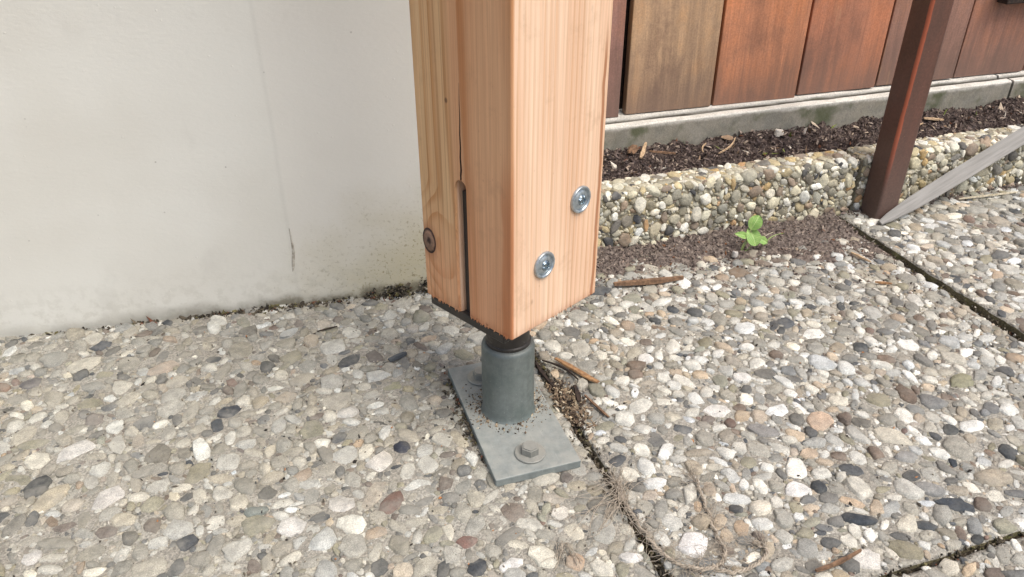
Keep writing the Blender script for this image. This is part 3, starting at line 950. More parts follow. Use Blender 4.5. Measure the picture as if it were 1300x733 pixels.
# ------------------------------------------------------------------ soil against the kerb
def height_sheet(name, xs, ys, zf, mat, kind='structure', label=None):
    X, Y = np.meshgrid(xs, ys, indexing='ij')
    Z = zf(X, Y)
    nx, ny = X.shape
    V = np.stack([X, Y, Z], -1).reshape(-1, 3)
    ij = np.arange(nx * ny).reshape(nx, ny)
    F = np.stack([ij[:-1, :-1], ij[1:, :-1], ij[1:, 1:], ij[:-1, 1:]], -1).reshape(-1, 4)
    o = link(name, mesh_np(name, V, F, True), mat=mat)
    return tag(o, label, kind=kind)


FRX = [0.30, 0.4156, 0.5417, 0.6193, 0.688, 0.745, 0.80, 0.845, 0.868, 0.88]
FRY = [0.885, 0.868, 0.866, 0.858, 0.845, 0.815, 0.79, 0.775, 0.80, 0.86]
L2 = Lattice(9)
def soil_z(X, Y):
    fr = np.interp(X, FRX, FRY)
    t = np.clip((Y - fr) / np.maximum(0.948 - fr, 0.02), -1, 1.2)
    z = -0.0042 + 0.017 * t + 0.010 * fbm(L2, X, Y, 30, 4, 0.6) + 0.003 * fbm(L2, X, Y, 160, 3, 0.7)
    return np.where(X > 0.858, np.minimum(z, -0.001), z)
height_sheet('soil', np.linspace(0.30, 0.866, 220), np.linspace(0.70, 0.947, 100), soil_z, M_SOIL, label='dark soil washed up against the foot of the pebbled kerb')
n = 5200
X = rng.uniform(0.32, 0.866, n)
Y = 0.947 - np.abs(rng.normal(0, 1, n)) * (0.965 - np.interp(X, FRX, FRY)) * 0.62
Z = np.maximum(soil_z(X, Y), 0.0) + 0.0006
tag(crumbs('soil_crumbs', np.stack([X, Y, Z], 1), rng, 0.0005, 0.0030, PAL_SOIL, 1.8, None, 'loose dark crumbs of soil along the kerb foot', 2.4), cat='soil')
n = 420
P = np.stack([rng.uniform(0.88, 1.4, n), 0.943 - np.abs(rng.normal(0, 0.008, n)), rng.uniform(0.005, 0.010, n)], 1)
tag(crumbs('kerb_foot_dirt', P, rng, 0.0008, 0.004, PAL_SOIL, 1.8, None, 'dark dirt in the corner of kerb and paving right of the steel post'), cat='dirt')

# mulch bed between kerb and fence
L3 = Lattice(21)
def bed_z(X, Y):
    e = np.clip((Y - 0.995) / 0.02, 0, 1)
    return 0.0845 + 0.008 * e + 0.016 * fbm(L3, X, Y, 26, 4, 0.6) + 0.007 * fbm(L3, X, Y, 110, 3, 0.7)
height_sheet('soil_bed', np.linspace(0.30, 2.0, 420), np.linspace(0.985, 1.116, 40), bed_z, M_MULCH, label='dark mulch bed between the pebbled kerb and the fence')
n = 11000
X = rng.uniform(0.36, 1.95, n); Y = rng.uniform(0.992, 1.112, n)
PAL_BED = [(10, (82, 72, 69)), (8, (103, 91, 86)), (5, (64, 57, 55)), (6, (122, 108, 99)), (4, (150, 136, 123)), (1.0, (168, 152, 134)), (0.6, (112, 76, 58))]
tag(crumbs('mulch', np.stack([X, Y, bed_z(X, Y) + 0.001], 1), rng, 0.0006, 0.0036, PAL_BED, 2.4, None, 'dark crumbly mulch in the bed below the fence', 2.2, 0.6), cat='mulch')

# ------------------------------------------------------------------ pebbled kerb
KY, KB, KZ = 0.945, 0.995, 0.0985
def kerb(x0, x1, seed, label, tilt=0.0):
    cx = (x0 + x1) / 2
    b = box_bm(x0 - cx, x1 - cx, KY - 0.97, KB - 0.97, -0.04, KZ - 0.001, 0.006, 3)
    bmesh.ops.subdivide_edges(b, edges=b.edges[:], cuts=3, use_grid_fill=True)
    o = link('kerb_stone', bm_mesh('kerb_stone', b, False), None, (cx, 0.97, 0), M_MORTAR2)
    rng = np.random.default_rng(seed)
    st = []
    W = x1 - x0
    # front face, turning over the top edge, and the top
    for (px, pz, a, bb, an, c) in pack(W, KZ + KB - KY, rng, 0.0096, 0.42, 0.0048, 0.024):
        ca, sa = cos(an), sin(an)
        h = bb * rng.uniform(0.35, 0.68)
        if pz < KZ - 0.004:
            P = (x0 + px, KY - rng.uniform(-0.001, 0.0015), pz)
            e1, e2, nn = np.array([1, 0, 0]), np.array([0, 0, 1]), np.array([0, -1, 0])
        elif pz < KZ + 0.008:
            P = (x0 + px, KY + 0.0025, KZ - 0.0035)
            q = sqrt(.5)
            e1, e2, nn = np.array([1, 0, 0]), np.array([0, q, q]), np.array([0, -q, q])
        else:
            P = (x0 + px, KY + pz - KZ, KZ - rng.uniform(0.0005, 0.002))
            e1, e2, nn = np.array([1, 0, 0]), np.array([0, 1, 0]), np.array([0, 0, 1])
            h *= 0.7
        t1, t2 = rng.normal(0, 0.18, 2)
        L = (e1 * ca + e2 * sa) * a + nn * a * t1
        Sx = (-e1 * sa + e2 * ca) * bb + nn * bb * t2
        st.append((P, np.stack([L, Sx, nn * h], 1), pick_color(rng, PAL_KERB), a))
    lay_pebbles(o, st, 'kerb', M_KERB_S)
    return tag(o, label, 'kerb', 'pebbled kerb stones in a row')
kerb(0.30, 0.893, 301, 'exposed pebble kerb stone behind the timber post and the weed')
kerb(0.901, 1.50, 302, 'exposed pebble kerb stone under the grey bar, right of the steel post')
kerb(1.508, 2.1, 303, 'exposed pebble kerb stone farthest right, outside the frame')

# ------------------------------------------------------------------ concrete curb under the fence
def curb(x0, x1, label):
    # profile (y, z): front face, front lip, groove, rear lip
    pr = [(1.113, 0.0), (1.113, 0.1315), (1.1148, 0.1336), (1.127, 0.1342), (1.1295, 0.1292), (1.148, 0.1288), (1.150, 0.1338), (1.185, 0.1345), (1.185, 0.0)]
    nx = 60
    Lc = Lattice(int(x0 * 100) + 3)
    xs = np.linspace(x0, x1, nx)
    cx = (x0 + x1) / 2
    V, F = [], []
    k = len(pr)
    for i, x in enumerate(xs):
        for j, (y, z) in enumerate(pr):
            jy = 0.0014 * float(Lc(np.array(x * 25.0), np.array(j * 3.7)))
            jz = 0.0016 * float(Lc(np.array(x * 25.0 + 50), np.array(j * 3.7)))
            V.append((x - cx, y + jy - 1.149, z + (jz if z > 0 else 0)))
    for i in range(nx - 1):
        for j in range(k - 1):
            F.append((i * k + j, (i + 1) * k + j, (i + 1) * k + j + 1, i * k + j + 1))
    F.append(tuple(range(k)))
    F.append(tuple((nx - 1) * k + j for j in range(k))[::-1])
    m = mesh_py('concrete_curb', V, F, False)
    return tag(link('concrete_curb', m, None, (cx, 1.149, 0), M_CURB), label, 'curb', 'concrete curb lengths under the fence')
curb(0.33, 1.3655, 'long grooved concrete curb carrying the brown board fence, behind both posts')
curb(1.3715, 2.1, 'short grooved concrete curb end at the right edge of the picture')

# ------------------------------------------------------------------ fence
fence = link('wooden_fence', None, None, (1.2, 1.165, 0.1345))
tag(fence, 'brown wooden fence of wide upright overlapping boards on a concrete curb', 'fence')
XB = [0.402, 0.5708, 0.7410, 0.9115, 1.0826, 1.2620, 1.4330, 1.604, 1.775, 1.946, 2.1]
BC = [(142, 108, 98), (170, 142, 114), (188, 130, 98), (166, 114, 90), (142, 109, 96), (150, 110, 94), (136, 86, 62), (122, 82, 66), (128, 84, 66), (130, 86, 68)]
for i in range(len(XB) - 1):
    x0, x1 = XB[i] + (0.0105 if i == 1 else 0.0068), XB[i + 1] - (0.004 if i == 0 else 0.0012)
    w = x1 - x0
    zb = [0, 0.0008, -0.0008, 0.0015, 0.0022, 0.001, 0.0012, 0.001, 0.001, 0.001][i]
    b = box_bm(0, w, -0.008, 0.008, zb, 1.05, 0.0016, 2)
    o = link('board', bm_mesh('board', b), fence, (x0 - 1.2, 1.1665 - 1.165, 0.0), M_BOARD)
    o.rotation_euler = (0, 0, -0.030)          # each board laps over the next one
    o.color = (*lin(BC[i]), 1)
link('gap_shade_panel', box_mesh('gap_shade_panel', 0.40 - 1.2, 2.1 - 1.2, 0.0205, 0.032, 0.002, 1.04, 0.001), fence, (0, 0, 0), M_DARKST)  # dark sheet added behind the boards to make their gaps read as shade
br = box_mesh('bracket', 1.31 - 1.2, 1.62 - 1.2, 1.128 - 1.165, 1.152 - 1.165, 0.273 - 0.1345, 0.31 - 0.1345, 0.002)
o = link('bracket', br, fence, (0, 0, 0), M_DARKST)
tag(o, 'dark crosspiece fixed across the boards')
br2 = box_mesh('fence_post', 1.9 - 1.2, 1.96 - 1.2, 1.19 - 1.165, 1.25 - 1.165, -0.1345, 1.0, 0.003)
link('fence_post', br2, fence, (0, 0, 0), M_BOARD).color = (*lin(BC[4]), 1)

# ------------------------------------------------------------------ house wall
wa, wb = Vector((-0.3578, 0.9802, 0)), Vector((0.1725, 0.927, 0))
wang = atan2(wb.y - wa.y, wb.x - wa.x)
wall = link('house_wall', box_mesh('house_wall', -1.6, 0.682, 0.0, 0.26, -0.04, 2.4, 0.004, 2), None, wa, M_WALL)
wall.rotation_euler = (0, 0, wang)
tag(wall, 'off-white painted house wall with dirt splashed along its foot', 'wall')
# short dark gouge in the paint
Vg, Fg = [], []
pts = [(0.3709, 0.1155, 0.0002), (0.3713, 0.105, 0.0007), (0.3716, 0.09, 0.0010), (0.3714, 0.08, 0.0013), (0.3695, 0.068, 0.0014), (0.3680, 0.058, 0.0012), (0.3668, 0.052, 0.0004)]
for (sx, sz, hw) in pts:
    Vg += [(sx - hw * 1.5, 0.0, sz), (sx, -0.0005, sz), (sx + hw * 1.5, 0.0, sz)]
for i in range(len(pts) - 1):
    for j in range(2):
        Fg.append((i * 3 + j, i * 3 + j + 1, i * 3 + 4 + j, i * 3 + 3 + j))
M_GOUGE = mat_simple('dirty_gouge', lin((136, 129, 116)), lin((186, 180, 168)), 160, 0.9)
tag(link('crack', mesh_py('crack', Vg, Fg), wall, (0, 0, 0), M_GOUGE), 'short dark crack in the white paint')
# dark moss and dirt along the wall foot
n = 3400
t = rng.beta(2.4, 1.0, n) * 0.64 + 0.02
wd = (wb - wa).normalized()
off = np.abs(rng.normal(0, 0.0055, n)) * (0.4 + t * 1.3)
P = np.stack([wa.x + wd.x * t + wd.y * off, wa.y + wd.y * t - wd.x * off, np.maximum(0.0005, (0.0055 * (0.3 + 1.6 * t) + 0.017 * np.clip((t - 0.42) / 0.12, 0, 1)) * rng.random(n) ** 2.2 - off * 0.4)], 1)
clump = fbm(Lattice(77), t, t * 0 + 0.3, 40, 3)
P = P[(clump + rng.random(n) * 0.5) > 0.02]
tag(crumbs('wall_foot_dirt', P, rng, 0.0007, 0.0036, PAL_MOSS, 2.2, None, 'dark mossy dirt along the foot of the white wall', 2.0), cat='dirt')

# ------------------------------------------------------------------ post base (steel)
BASE = Vector((0.2064, 0.641, 0))
PC = Vector((0.2134, 0.6514, 0.1483))
PA = radians(27.2)
base = link('post_support', None, None, BASE)
tag(base, 'grey steel post support bolted to the paving under the timber post', 'post base')
bp = box_mesh('base_plate', 0.1603 - BASE.x, 0.2503 - BASE.x, 0.5385 - BASE.y, 0.7300 - BASE.y, 0.0004, 0.0100, 0.0011, 2)
link('base_plate', bp, base, (0, 0, 0), M_PLATE)
prof = [(0.0300, 0.0098), (0.0292, 0.0112), (0.0283, 0.013), (0.0280, 0.018), (0.0280, 0.0915), (0.0278, 0.0942), (0.0270, 0.0966), (0.0257, 0.0982), (0.0238, 0.0990)]
link('sleeve', lathe_mesh('sleeve', prof, 64), base, (0, 0, 0), M_SLEEVE)
prof = [(0.0236, 0.0985), (0.0236, 0.102), (0.0225, 0.1032), (0.0225, 0.1378)]
link('spindle', lathe_mesh('spindle', prof, 48), base, (0, 0, 0), M_BLACK)
tp = link('top_plate', box_mesh('top_plate', -0.0588, 0.050, -0.0480, 0.0570, -0.0095, 0.0, 0.001, 2), base, (PC.x - BASE.x, PC.y - BASE.y, 0.1474), M_BLACK)
tp.rotation_euler = (0, 0, PA)
fp = link('fin_plate', box_mesh('fin_plate', -0.0535, 0.046, -0.0064, 0.0064, -0.001, 0.1285, 0.0006, 1), base, (PC.x - BASE.x - sin(PA) * 0.0030, PC.y - BASE.y + cos(PA) * 0.0030, 0.1476), M_BLACK)
fp.rotation_euler = (0, 0, PA)


def hex_bolt_mesh(name, af, h):
    r = af / sqrt(3)
    b = bmesh.new()
    lo = [b.verts.new((r * cos(i * pi / 3), r * sin(i * pi / 3), 0)) for i in range(6)]
    hi = [b.verts.new((r * cos(i * pi / 3), r * sin(i * pi / 3), h)) for i in range(6)]
    for i in range(6): b.faces.new((lo[i], lo[(i + 1) % 6], hi[(i + 1) % 6], hi[i]))
    b.faces.new(lo[::-1])
    tf = b.faces.new(hi)
    bmesh.ops.bevel(b, geom=[e for e in tf.edges], offset=0.0012, segments=2, affect='EDGES')
    bmesh.ops.recalc_face_normals(b, faces=b.faces[:])
    return bm_mesh(name, b)


bm_ = hex_bolt_mesh('bolt', 0.0165, 0.0088)
wm_ = lathe_mesh('washer', [(0.006, 0.0), (0.0150, 0.0), (0.0158, 0.0008), (0.0158, 0.0018), (0.0150, 0.0026), (0.006, 0.0026)], 40)
wm_.materials.append(M_BOLT)
bm_.materials.append(M_BOLT)
for (x, y, r) in ((0.2048, 0.5640, 0.25), (0.1925, 0.7000, 0.6)):
    w_ = link('washer', wm_, base, (x - BASE.x, y - BASE.y, 0.0100))
    h_ = link('bolt', bm_, w_, (0, 0, 0.0024))
    h_.rotation_euler = (0, 0, r)
# crumbs lying on the plate round the tube
n = 1100
an = rng.uniform(0, 2 * pi, n)
rr = 0.029 + np.abs(rng.normal(0, 0.011, n))
X, Y = rr * np.cos(an), rr * np.sin(an)
k = (X > 0.1613 - BASE.x) & (X < 0.2490 - BASE.x) & (Y > -0.10) & (Y < 0.086) & (rng.random(n) < np.where(Y < -0.02, 0.35, 1.0))
P = np.stack([X, Y, np.full(n, 0.0105)], 1)[k]
crumbs('plate_crumbs', P, rng, 0.0003, 0.0015, PAL_HUSK, 2.4, base, None, 2.6)

# ------------------------------------------------------------------ timber post
post = link('timber_post', None, None, PC)
post.rotation_euler = (0, 0, PA)
tag(post, 'new pale larch timber post with a slot in its foot, standing on a steel support', 'post')
HS, HT = 0.1215 / 2, 1.25
tm = box_mesh('timber', -HS, HS, -HS, HS, 0.0, HT, 0.0022, 3)
timber = link('timber', tm, post, (0, 0, 0), M_TIMBER)


def cutter(bm):
    o = bpy.data.objects.new('cutter', bm_mesh('cutter', bm))
    COL.objects.link(o)
    o.parent = post
    return o


SLY, SLW, SLT = 0.0030, 0.0073, 0.1345
b = bmesh.new()
sec = [(SLY - SLW, -0.01), (SLY - SLW, SLT)] + [(SLY + SLW * cos(a), SLT + SLW * sin(a)) for a in [pi - i * pi / 8 for i in range(1, 8)]] + [(SLY + SLW, SLT), (SLY + SLW, -0.01)]
va = [b.verts.new((-0.08, y, z)) for y, z in sec]
vb = [b.verts.new((0.08, y, z)) for y, z in sec]
b.faces.new(va)
b.faces.new(vb[::-1])
for i in range(len(sec)):
    j = (i + 1) % len(sec)
    b.faces.new((va[i], vb[i], vb[j], va[j]))
c1 = cutter(b)
c1.data.materials.append(M_TIMBER)
b = bmesh.new()
jag = [(SLT + 0.004, 0.0, 0.0012), (0.146, 0.0004, 0.0011), (0.152, -0.0005, 0.0012), (0.163, 0.0001, 0.0010), (0.172, -0.0006, 0.0009), (0.184, -0.0003, 0.0008), (0.197, -0.0010, 0.0006), (0.212, -0.0009, 0.0004), (0.2290, -0.0014, 0.0001)]
rowsA, rowsB = [], []
for z_, c_, w_ in jag:
    yl, yr = SLY - 0.001 + c_ - w_, SLY - 0.001 + c_ + w_
    rowsA.append([b.verts.new((-0.08, yl, z_)), b.verts.new((-0.08, yr, z_))])
    rowsB.append([b.verts.new((-0.022, yl, z_)), b.verts.new((-0.022, yr, z_))])
for i in range(len(jag) - 1):
    b.faces.new((rowsA[i][0], rowsA[i][1], rowsA[i + 1][1], rowsA[i + 1][0]))
    b.faces.new((rowsB[i][1], rowsB[i][0], rowsB[i + 1][0], rowsB[i + 1][1]))
    for k in (0, 1):
        b.faces.new((rowsA[i][k], rowsB[i][k], rowsB[i + 1][k], rowsA[i + 1][k]))
for r in (0, -1):
    b.faces.new((rowsA[r][0], rowsA[r][1], rowsB[r][1], rowsB[r][0]))
c2 = cutter(b)
c2.data.materials.append(mat_simple('shaded_drying_crack', lin((92, 74, 60)), lin((70, 57, 48)), 300, 0.9))  # crack walls painted dark, grey dirt and the slit's shade in one colour
b = bmesh.new()
sec = [(-0.075, SLY + SLW + 0.0052), (-HS - 0.0001, SLY + SLW + 0.0036), (-HS + 0.0012, SLY + SLW + 0.0018), (-HS + 0.0036, SLY + SLW + 0.0004), (-HS + 0.0075, SLY + SLW - 0.0006), (-0.075, SLY + SLW - 0.0006)]
va = [b.verts.new((x, y, -0.01)) for x, y in sec]
vb = [b.verts.new((x, SLY + SLW - 0.0006 + (y - SLY - SLW + 0.0006) * 0.45, SLT - 0.002)) for x, y in sec]
b.faces.new(va)
b.faces.new(vb[::-1])
for i in range(len(sec)):
    j = (i + 1) % len(sec)
    b.faces.new((va[i], vb[i], vb[j], va[j]))
c3 = cutter(b)
c3.data.materials.append(M_TIMBER)
for c_ in (c1, c3, c2):
    md = timber.modifiers.new('cut', 'BOOLEAN')
    md.operation = 'DIFFERENCE'
    md.solver = 'EXACT'
    md.object = c_
    md.material_mode = 'TRANSFER'
bpy.context.view_layer.update()
dg = bpy.context.evaluated_depsgraph_get()
nm = bpy.data.meshes.new_from_object(timber.evaluated_get(dg))
assert max(v.co.z for v in nm.vertices) > 1
timber.modifiers.clear()
timber.data = nm
nm.name = 'timber'
for c_ in (c1, c2, c3):
    m_ = c_.data
    bpy.data.objects.remove(c_)
    bpy.data.meshes.remove(m_)

# knot, with its bark ring and a broken heart
def mat_knot():
    M = Mat('knot_wood')
    o = M.coord()
    x, y, z = M.sep(o)
    r = M.math('SQRT', M.math('ADD', M.math('MULTIPLY', y, y), M.math('MULTIPLY', M.math('MULTIPLY', z, z), 0.55)))
    r = M.math('ADD', r, M.math('MULTIPLY', M.math('SUBTRACT', M.noise(o, 260, 3), 0.5), 0.0022))
    c = M.ramp(M.math('MULTIPLY', r, 97.0), [(0.0, lin((40, 30, 26))), (0.2, lin((66, 48, 40))), (0.32, lin((122, 98, 82))), (0.70, lin((136, 106, 86))), (0.84, lin((58, 42, 36)))])
    ra = M.noise(M.mapping(o, (1, 1, 1)), 420, 3, 0.6)
    c = M.mix(0.5, c, M.mix(M.map(ra, 0.3, 0.7), (0.6, 0.6, 0.6), (1.3, 1.3, 1.3)), 'MULTIPLY')
    return M.done(c, 0.8, M.bump(ra, 0.5, 0.001))
kv = [(-0.0006, 0, 0)]
for i in range(28):
    a = 2 * pi * i / 28
    kv.append((-0.0004, 0.0094 * cos(a), 0.0134 * sin(a)))
for i in range(28):
    a = 2 * pi * i / 28
    kv.append((0.0006, 0.0100 * cos(a), 0.0140 * sin(a)))
kf = [(0, 1 + (i + 1) % 28, 1 + i) for i in range(28)] + [(1 + i, 1 + (i + 1) % 28, 29 + (i + 1) % 28, 29 + i) for i in range(28)]
kn = link('knot', mesh_py('knot', kv, kf, True), timber, (-HS, 0.0515, 0.0645), mat_knot())
kn['label'] = 'grey brown knot at the left edge of the post'

# torn fibres along the sawn foot
fr_ = []
FVs, FFs = [], []
def sliver(p, along, out, L, w):
    b = len(FVs)
    p = Vector(p); along = Vector(along); out = Vector(out)
    tip = p + Vector((0, 0, -L)) + out * random.uniform(0.0, 0.0012) + along * random.uniform(-w, w)
    FVs.extend([p - along * w + Vector((0, 0, 0.004)) + out * 0.0003, p + along * w + Vector((0, 0, 0.004)) + out * 0.0003, p + out * 0.0006 + Vector((0, 0, 0.0015)), tip, p - out * 0.0008])
    FFs.extend([(b, b + 1, b + 2), (b, b + 2, b + 3), (b + 1, b + 3, b + 2), (b, b + 3, b + 4), (b + 1, b + 4, b + 3)])
for i in range(46):
    y = random.uniform(-HS + 0.002, HS - 0.001)
    if abs(y - SLY) < SLW + 0.0008: continue
    big = random.random() < 0.14
    sliver((-HS, y, 0.0004), (0, 1, 0), (-1, 0, 0), random.uniform(0.0003, 0.0010) * (2.0 if big else 1), random.uniform(0.0005, 0.0013))
for i in range(14):
    x = random.uniform(-HS + 0.002, HS - 0.002)
    sliver((x, -HS, 0.0004), (1, 0, 0), (0, -1, 0), random.uniform(0.0003, 0.0011), random.uniform(0.0004, 0.001))
for i in range(16):
    z = random.uniform(0.002, SLT)
    sliver((-HS, SLY + SLW * 1.0, z), (0, 0.5, 0), (-1, 0.2, 0), random.uniform(0.001, 0.003), random.uniform(0.0003, 0.0008))
o = link('torn_fibres', mesh_py('torn_fibres', FVs, FFs), timber, (0, 0, 0), M_TIMBER)
tag(o, kind='stuff')

# disc-head screws
def lathe_out(name, prof, n):
    return lathe_mesh(name, prof, n, True, False)
hp = [(0.0124, -0.0004), (0.0131, 0.0003), (0.0131, 0.0020), (0.0126, 0.0027), (0.0112, 0.0029), (0.0107, 0.0025), (0.0103, 0.0011), (0.0096, 0.0010), (0.0088, 0.0016), (0.0064, 0.0024), (0.0052, 0.0027)]
head = lathe_mesh('head', hp, 48, True, True)
# star recess: rosette ring and floor
nst = 48
rv, rf = [], []
def lobe(a): return 0.0036 + 0.0008 * cos(6 * a)
for i in range(nst):
    a = 2 * pi * i / nst
    rv.append((0.0052 * cos(a), 0.0052 * sin(a), 0.0027))
for i in range(nst):
    a = 2 * pi * i / nst
    rv.append((lobe(a) * cos(a), lobe(a) * sin(a), 0.0045))
for i in range(nst):
    a = 2 * pi * i / nst
    rv.append((lobe(a) * 0.8 * cos(a), lobe(a) * 0.86 * sin(a), 0.0029))
for k in range(2):
    for i in range(nst):
        j = (i + 1) % nst
        rf.append((k * nst + i, k * nst + j, (k + 1) * nst + j, (k + 1) * nst + i))
rf.append(tuple(2 * nst + i for i in range(nst)))
rec = mesh_py('recess', rv, rf, False)
head.materials.append(M_ZINC)
rec.materials.append(M_RECESS)
for (x, z, r) in ((0.0281, 0.1153, 0.2), (-0.0195, 0.0655, 0.7)):
    s_ = link('screw', head, post, (x, -HS, z))
    s_.rotation_euler = (pi / 2, r, 0)
    link('recess', rec, s_, (0, 0, 0))

# ------------------------------------------------------------------ brown steel post and the grey bar
sp = link('steel_post', None, None, (0.9326, 0.9233, 0))
tag(sp, 'dark brown painted square steel post in front of the kerb', 'post')
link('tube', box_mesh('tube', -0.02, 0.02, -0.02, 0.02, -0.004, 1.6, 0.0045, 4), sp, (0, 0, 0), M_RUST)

A0, A1 = Vector((0.909, 0.8895, 0.0090)), Vector((1.232, 0.940, 0.1085))
d = (A1 - A0).normalized()
A2 = A0 + d * 0.62
b = bmesh.new()
L = (A2 - A0).length
secs = [(0.0, 0.004, 0.003), (0.02, 0.0075, 0.0035), (0.07, 0.0115, 0.004), (0.16, 0.0128, 0.0042), (L, 0.0132, 0.0042)]
rows = []
for (s_, hw, ht) in secs:
    rows.append([b.verts.new((s_, y, z)) for y, z in ((-hw, -ht), (hw, -ht), (hw, ht), (-hw, ht))])
for i in range(len(rows) - 1):
    for j in range(4):
        k = (j + 1) % 4
        b.faces.new((rows[i][j], rows[i][k], rows[i + 1][k], rows[i + 1][j]))
b.faces.new(rows[0][::-1])
b.faces.new(rows[-1])
bmesh.ops.bevel(b, geom=[e for e in b.edges if abs((e.verts[0].co - e.verts[1].co).normalized().x) > 0.9], offset=0.001, segments=2, affect='EDGES')
bar = link('grey_bar', bm_mesh('grey_bar', b), None, A0, M_GREYBAR)
nrm = (Vector((0, -0.62, 0.78)) - d * d.dot(Vector((0, -0.62, 0.78)))).normalized()
side = nrm.cross(d).normalized()
bar.matrix_world = Matrix(((d.x, side.x, nrm.x, A0.x), (d.y, side.y, nrm.y, A0.y), (d.z, side.z, nrm.z, A0.z), (0, 0, 0, 1)))
tag(bar, 'flat grey bar leaning from the foot of the brown steel post up over the kerb', 'bar')

# ------------------------------------------------------------------ weed
weed = link('weed_plant', None, None, (0.6545, 0.885, 0.008))
tag(weed, 'small bright green weed seedling in the soil at the kerb foot', 'plant')
def leaf_mesh(name, L, Wd, heart=0.0, cup=0.15, point=0.0):
    n, V, F = 10, [], []
    for i in range(n + 1):
        t = i / n
        w = Wd / 2 * (sin(pi * min(1, t * 0.97 + 0.015)) ** (0.55 if point == 0 else 0.8)) * (1 - point * t * 0.5)
        for k in range(-3, 4):
            s = k / 3
            back = -heart * L * (abs(s) ** 1.2) * (1 - t) ** 2 * 2
            V.append((t * L + back, w * s, cup * Wd * (abs(s) ** 1.6) * 0.5 + 0.12 * L * sin(pi * t) - (0.0006 if k == 0 else 0)))
    for i in range(n):
        for k in range(6):
            F.append((i * 7 + k, (i + 1) * 7 + k, (i + 1) * 7 + k + 1, i * 7 + k + 1))
    m = mesh_py(name, V, F, True)
    m.materials.append(M_LEAF)
    return m
WB = Vector(weed.location)
def frame(o, p, dirv, nv):
    dirv = Vector(dirv).normalized()
    nv = (Vector(nv) - dirv * dirv.dot(Vector(nv))).normalized()
    s = nv.cross(dirv)
    p = Vector(p) - WB
    o.matrix_basis = Matrix(((dirv.x, s.x, nv.x, p.x), (dirv.y, s.y, nv.y, p.y), (dirv.z, s.z, nv.z, p.z), (0, 0, 0, 1)))
lv = [(0.0235, 0.0205, 0.0, (0.6645, 0.8850, 0.0385), (0.55, 0.1, 0.85), 0.0),
      (0.0200, 0.0215, 0.25, (0.6665, 0.8845, 0.0325), (0.12, -0.55, -0.75), 0.0),
      (0.0265, 0.0125, 0.0, (0.6615, 0.8850, 0.0265), (-0.93, 0.0, 0.35), 0.6),
      (0.0200, 0.0135, 0.0, (0.6760, 0.8835, 0.0235), (0.85, -0.25, -0.45), 0.3)]
for (L_, W_, he, p, dv, pt) in lv:
    o = link('leaf', leaf_mesh('leaf', L_, W_, he, 0.15, pt), weed)
    frame(o, p, dv, (-0.3, -0.75, 0.65))
stems = [([(0.6545, 0.885, 0.000), (0.6560, 0.8835, 0.012), (0.6625, 0.884, 0.0235), (0.6645, 0.885, 0.0385)], [0.0011, 0.0009, 0.0008, 0.0006]),
         ([(0.6550, 0.885, 0.000), (0.6640, 0.882, 0.008), (0.6720, 0.883, 0.0185), (0.6760, 0.8835, 0.0235)], [0.0010, 0.0008, 0.0007, 0.0006]),
         ([(0.6545, 0.885, 0.000), (0.6530, 0.8835, 0.011), (0.6590, 0.884, 0.0225), (0.6665, 0.8845, 0.0325)], [0.0010, 0.0008, 0.0007, 0.0005]),
         ([(0.6590, 0.884, 0.0215), (0.6615, 0.885, 0.0265)], [0.0006, 0.0005])]
for pts, r in stems:
    P_ = smooth_path([Vector(p) - WB for p in pts], 5)
    rr = np.interp(np.linspace(0, 1, len(P_)), np.linspace(0, 1, len(r)), r)
    link('stem', tube_mesh('stem', [(P_, list(rr))], 6), weed, (0, 0, 0), M_STEM)
P_ = smooth_path([Vector(p) - WB for p in [(0.690, 0.884, 0.008), (0.700, 0.885, 0.0175), (0.712, 0.886, 0.0215), (0.727, 0.887, 0.0215)]], 6)
bl = link('grass_blade', tube_mesh('grass_blade', [([p + WB for p in P_], [0.0012 * (1 - i / len(P_)) + 0.0003 for i in range(len(P_))])], 6, 0.4), None, (0, 0, 0), M_STEM)
tag(bl, 'single thin green blade arching out of the soil right of the weed', 'grass blade')
P_ = smooth_path([(0.684, 0.889, 0.010), (0.694, 0.887, 0.022), (0.706, 0.886, 0.027)], 6)
bl = link('dry_stalk', tube_mesh('dry_stalk', [(P_, 0.0006)], 5), None, (0, 0, 0), M_STRAW)
tag(bl, 'thin dry stalk with a bud sticking up just right of the weed', 'stalk')

# ------------------------------------------------------------------ twine
CORD = [(0.3496, 0.482), (0.3449, 0.4615), (0.341, 0.4418), (0.3348, 0.4199), (0.3301, 0.3986), (0.323, 0.3882), (0.3103, 0.3853), (0.2942, 0.3897), (0.2836, 0.3985), (0.276, 0.4164), (0.2726, 0.4345), (0.2715, 0.4568), (0.2705, 0.4726), (0.2724, 0.4897), (0.2766, 0.506)]
CORD2 = [(0.3103, 0.3853), (0.322, 0.377), (0.3345, 0.3735), (0.3501, 0.3758), (0.3642, 0.3838), (0.3669, 0.3925), (0.3625, 0.3993)]
def helix(path, rad, turns_per_m, phase):
    out, s = [], 0
    for i, p in enumerate(path):
        if i: s += (p - path[i - 1]).length
        t = (path[min(i + 1, len(path) - 1)] - path[max(i - 1, 0)]).normalized()
        sd = t.cross(Vector((0, 0, 1))).normalized()
        up = sd.cross(t)
        a = phase + s * turns_per_m * 2 * pi
        out.append(p + sd * cos(a) * rad + up * sin(a) * rad)
    return out
tw = link('twine', None, None, (0.31, 0.42, 0.0035))
tag(tw, 'frayed piece of beige twine lying across the paving joint at the bottom', 'twine')
TO = Vector(tw.location)
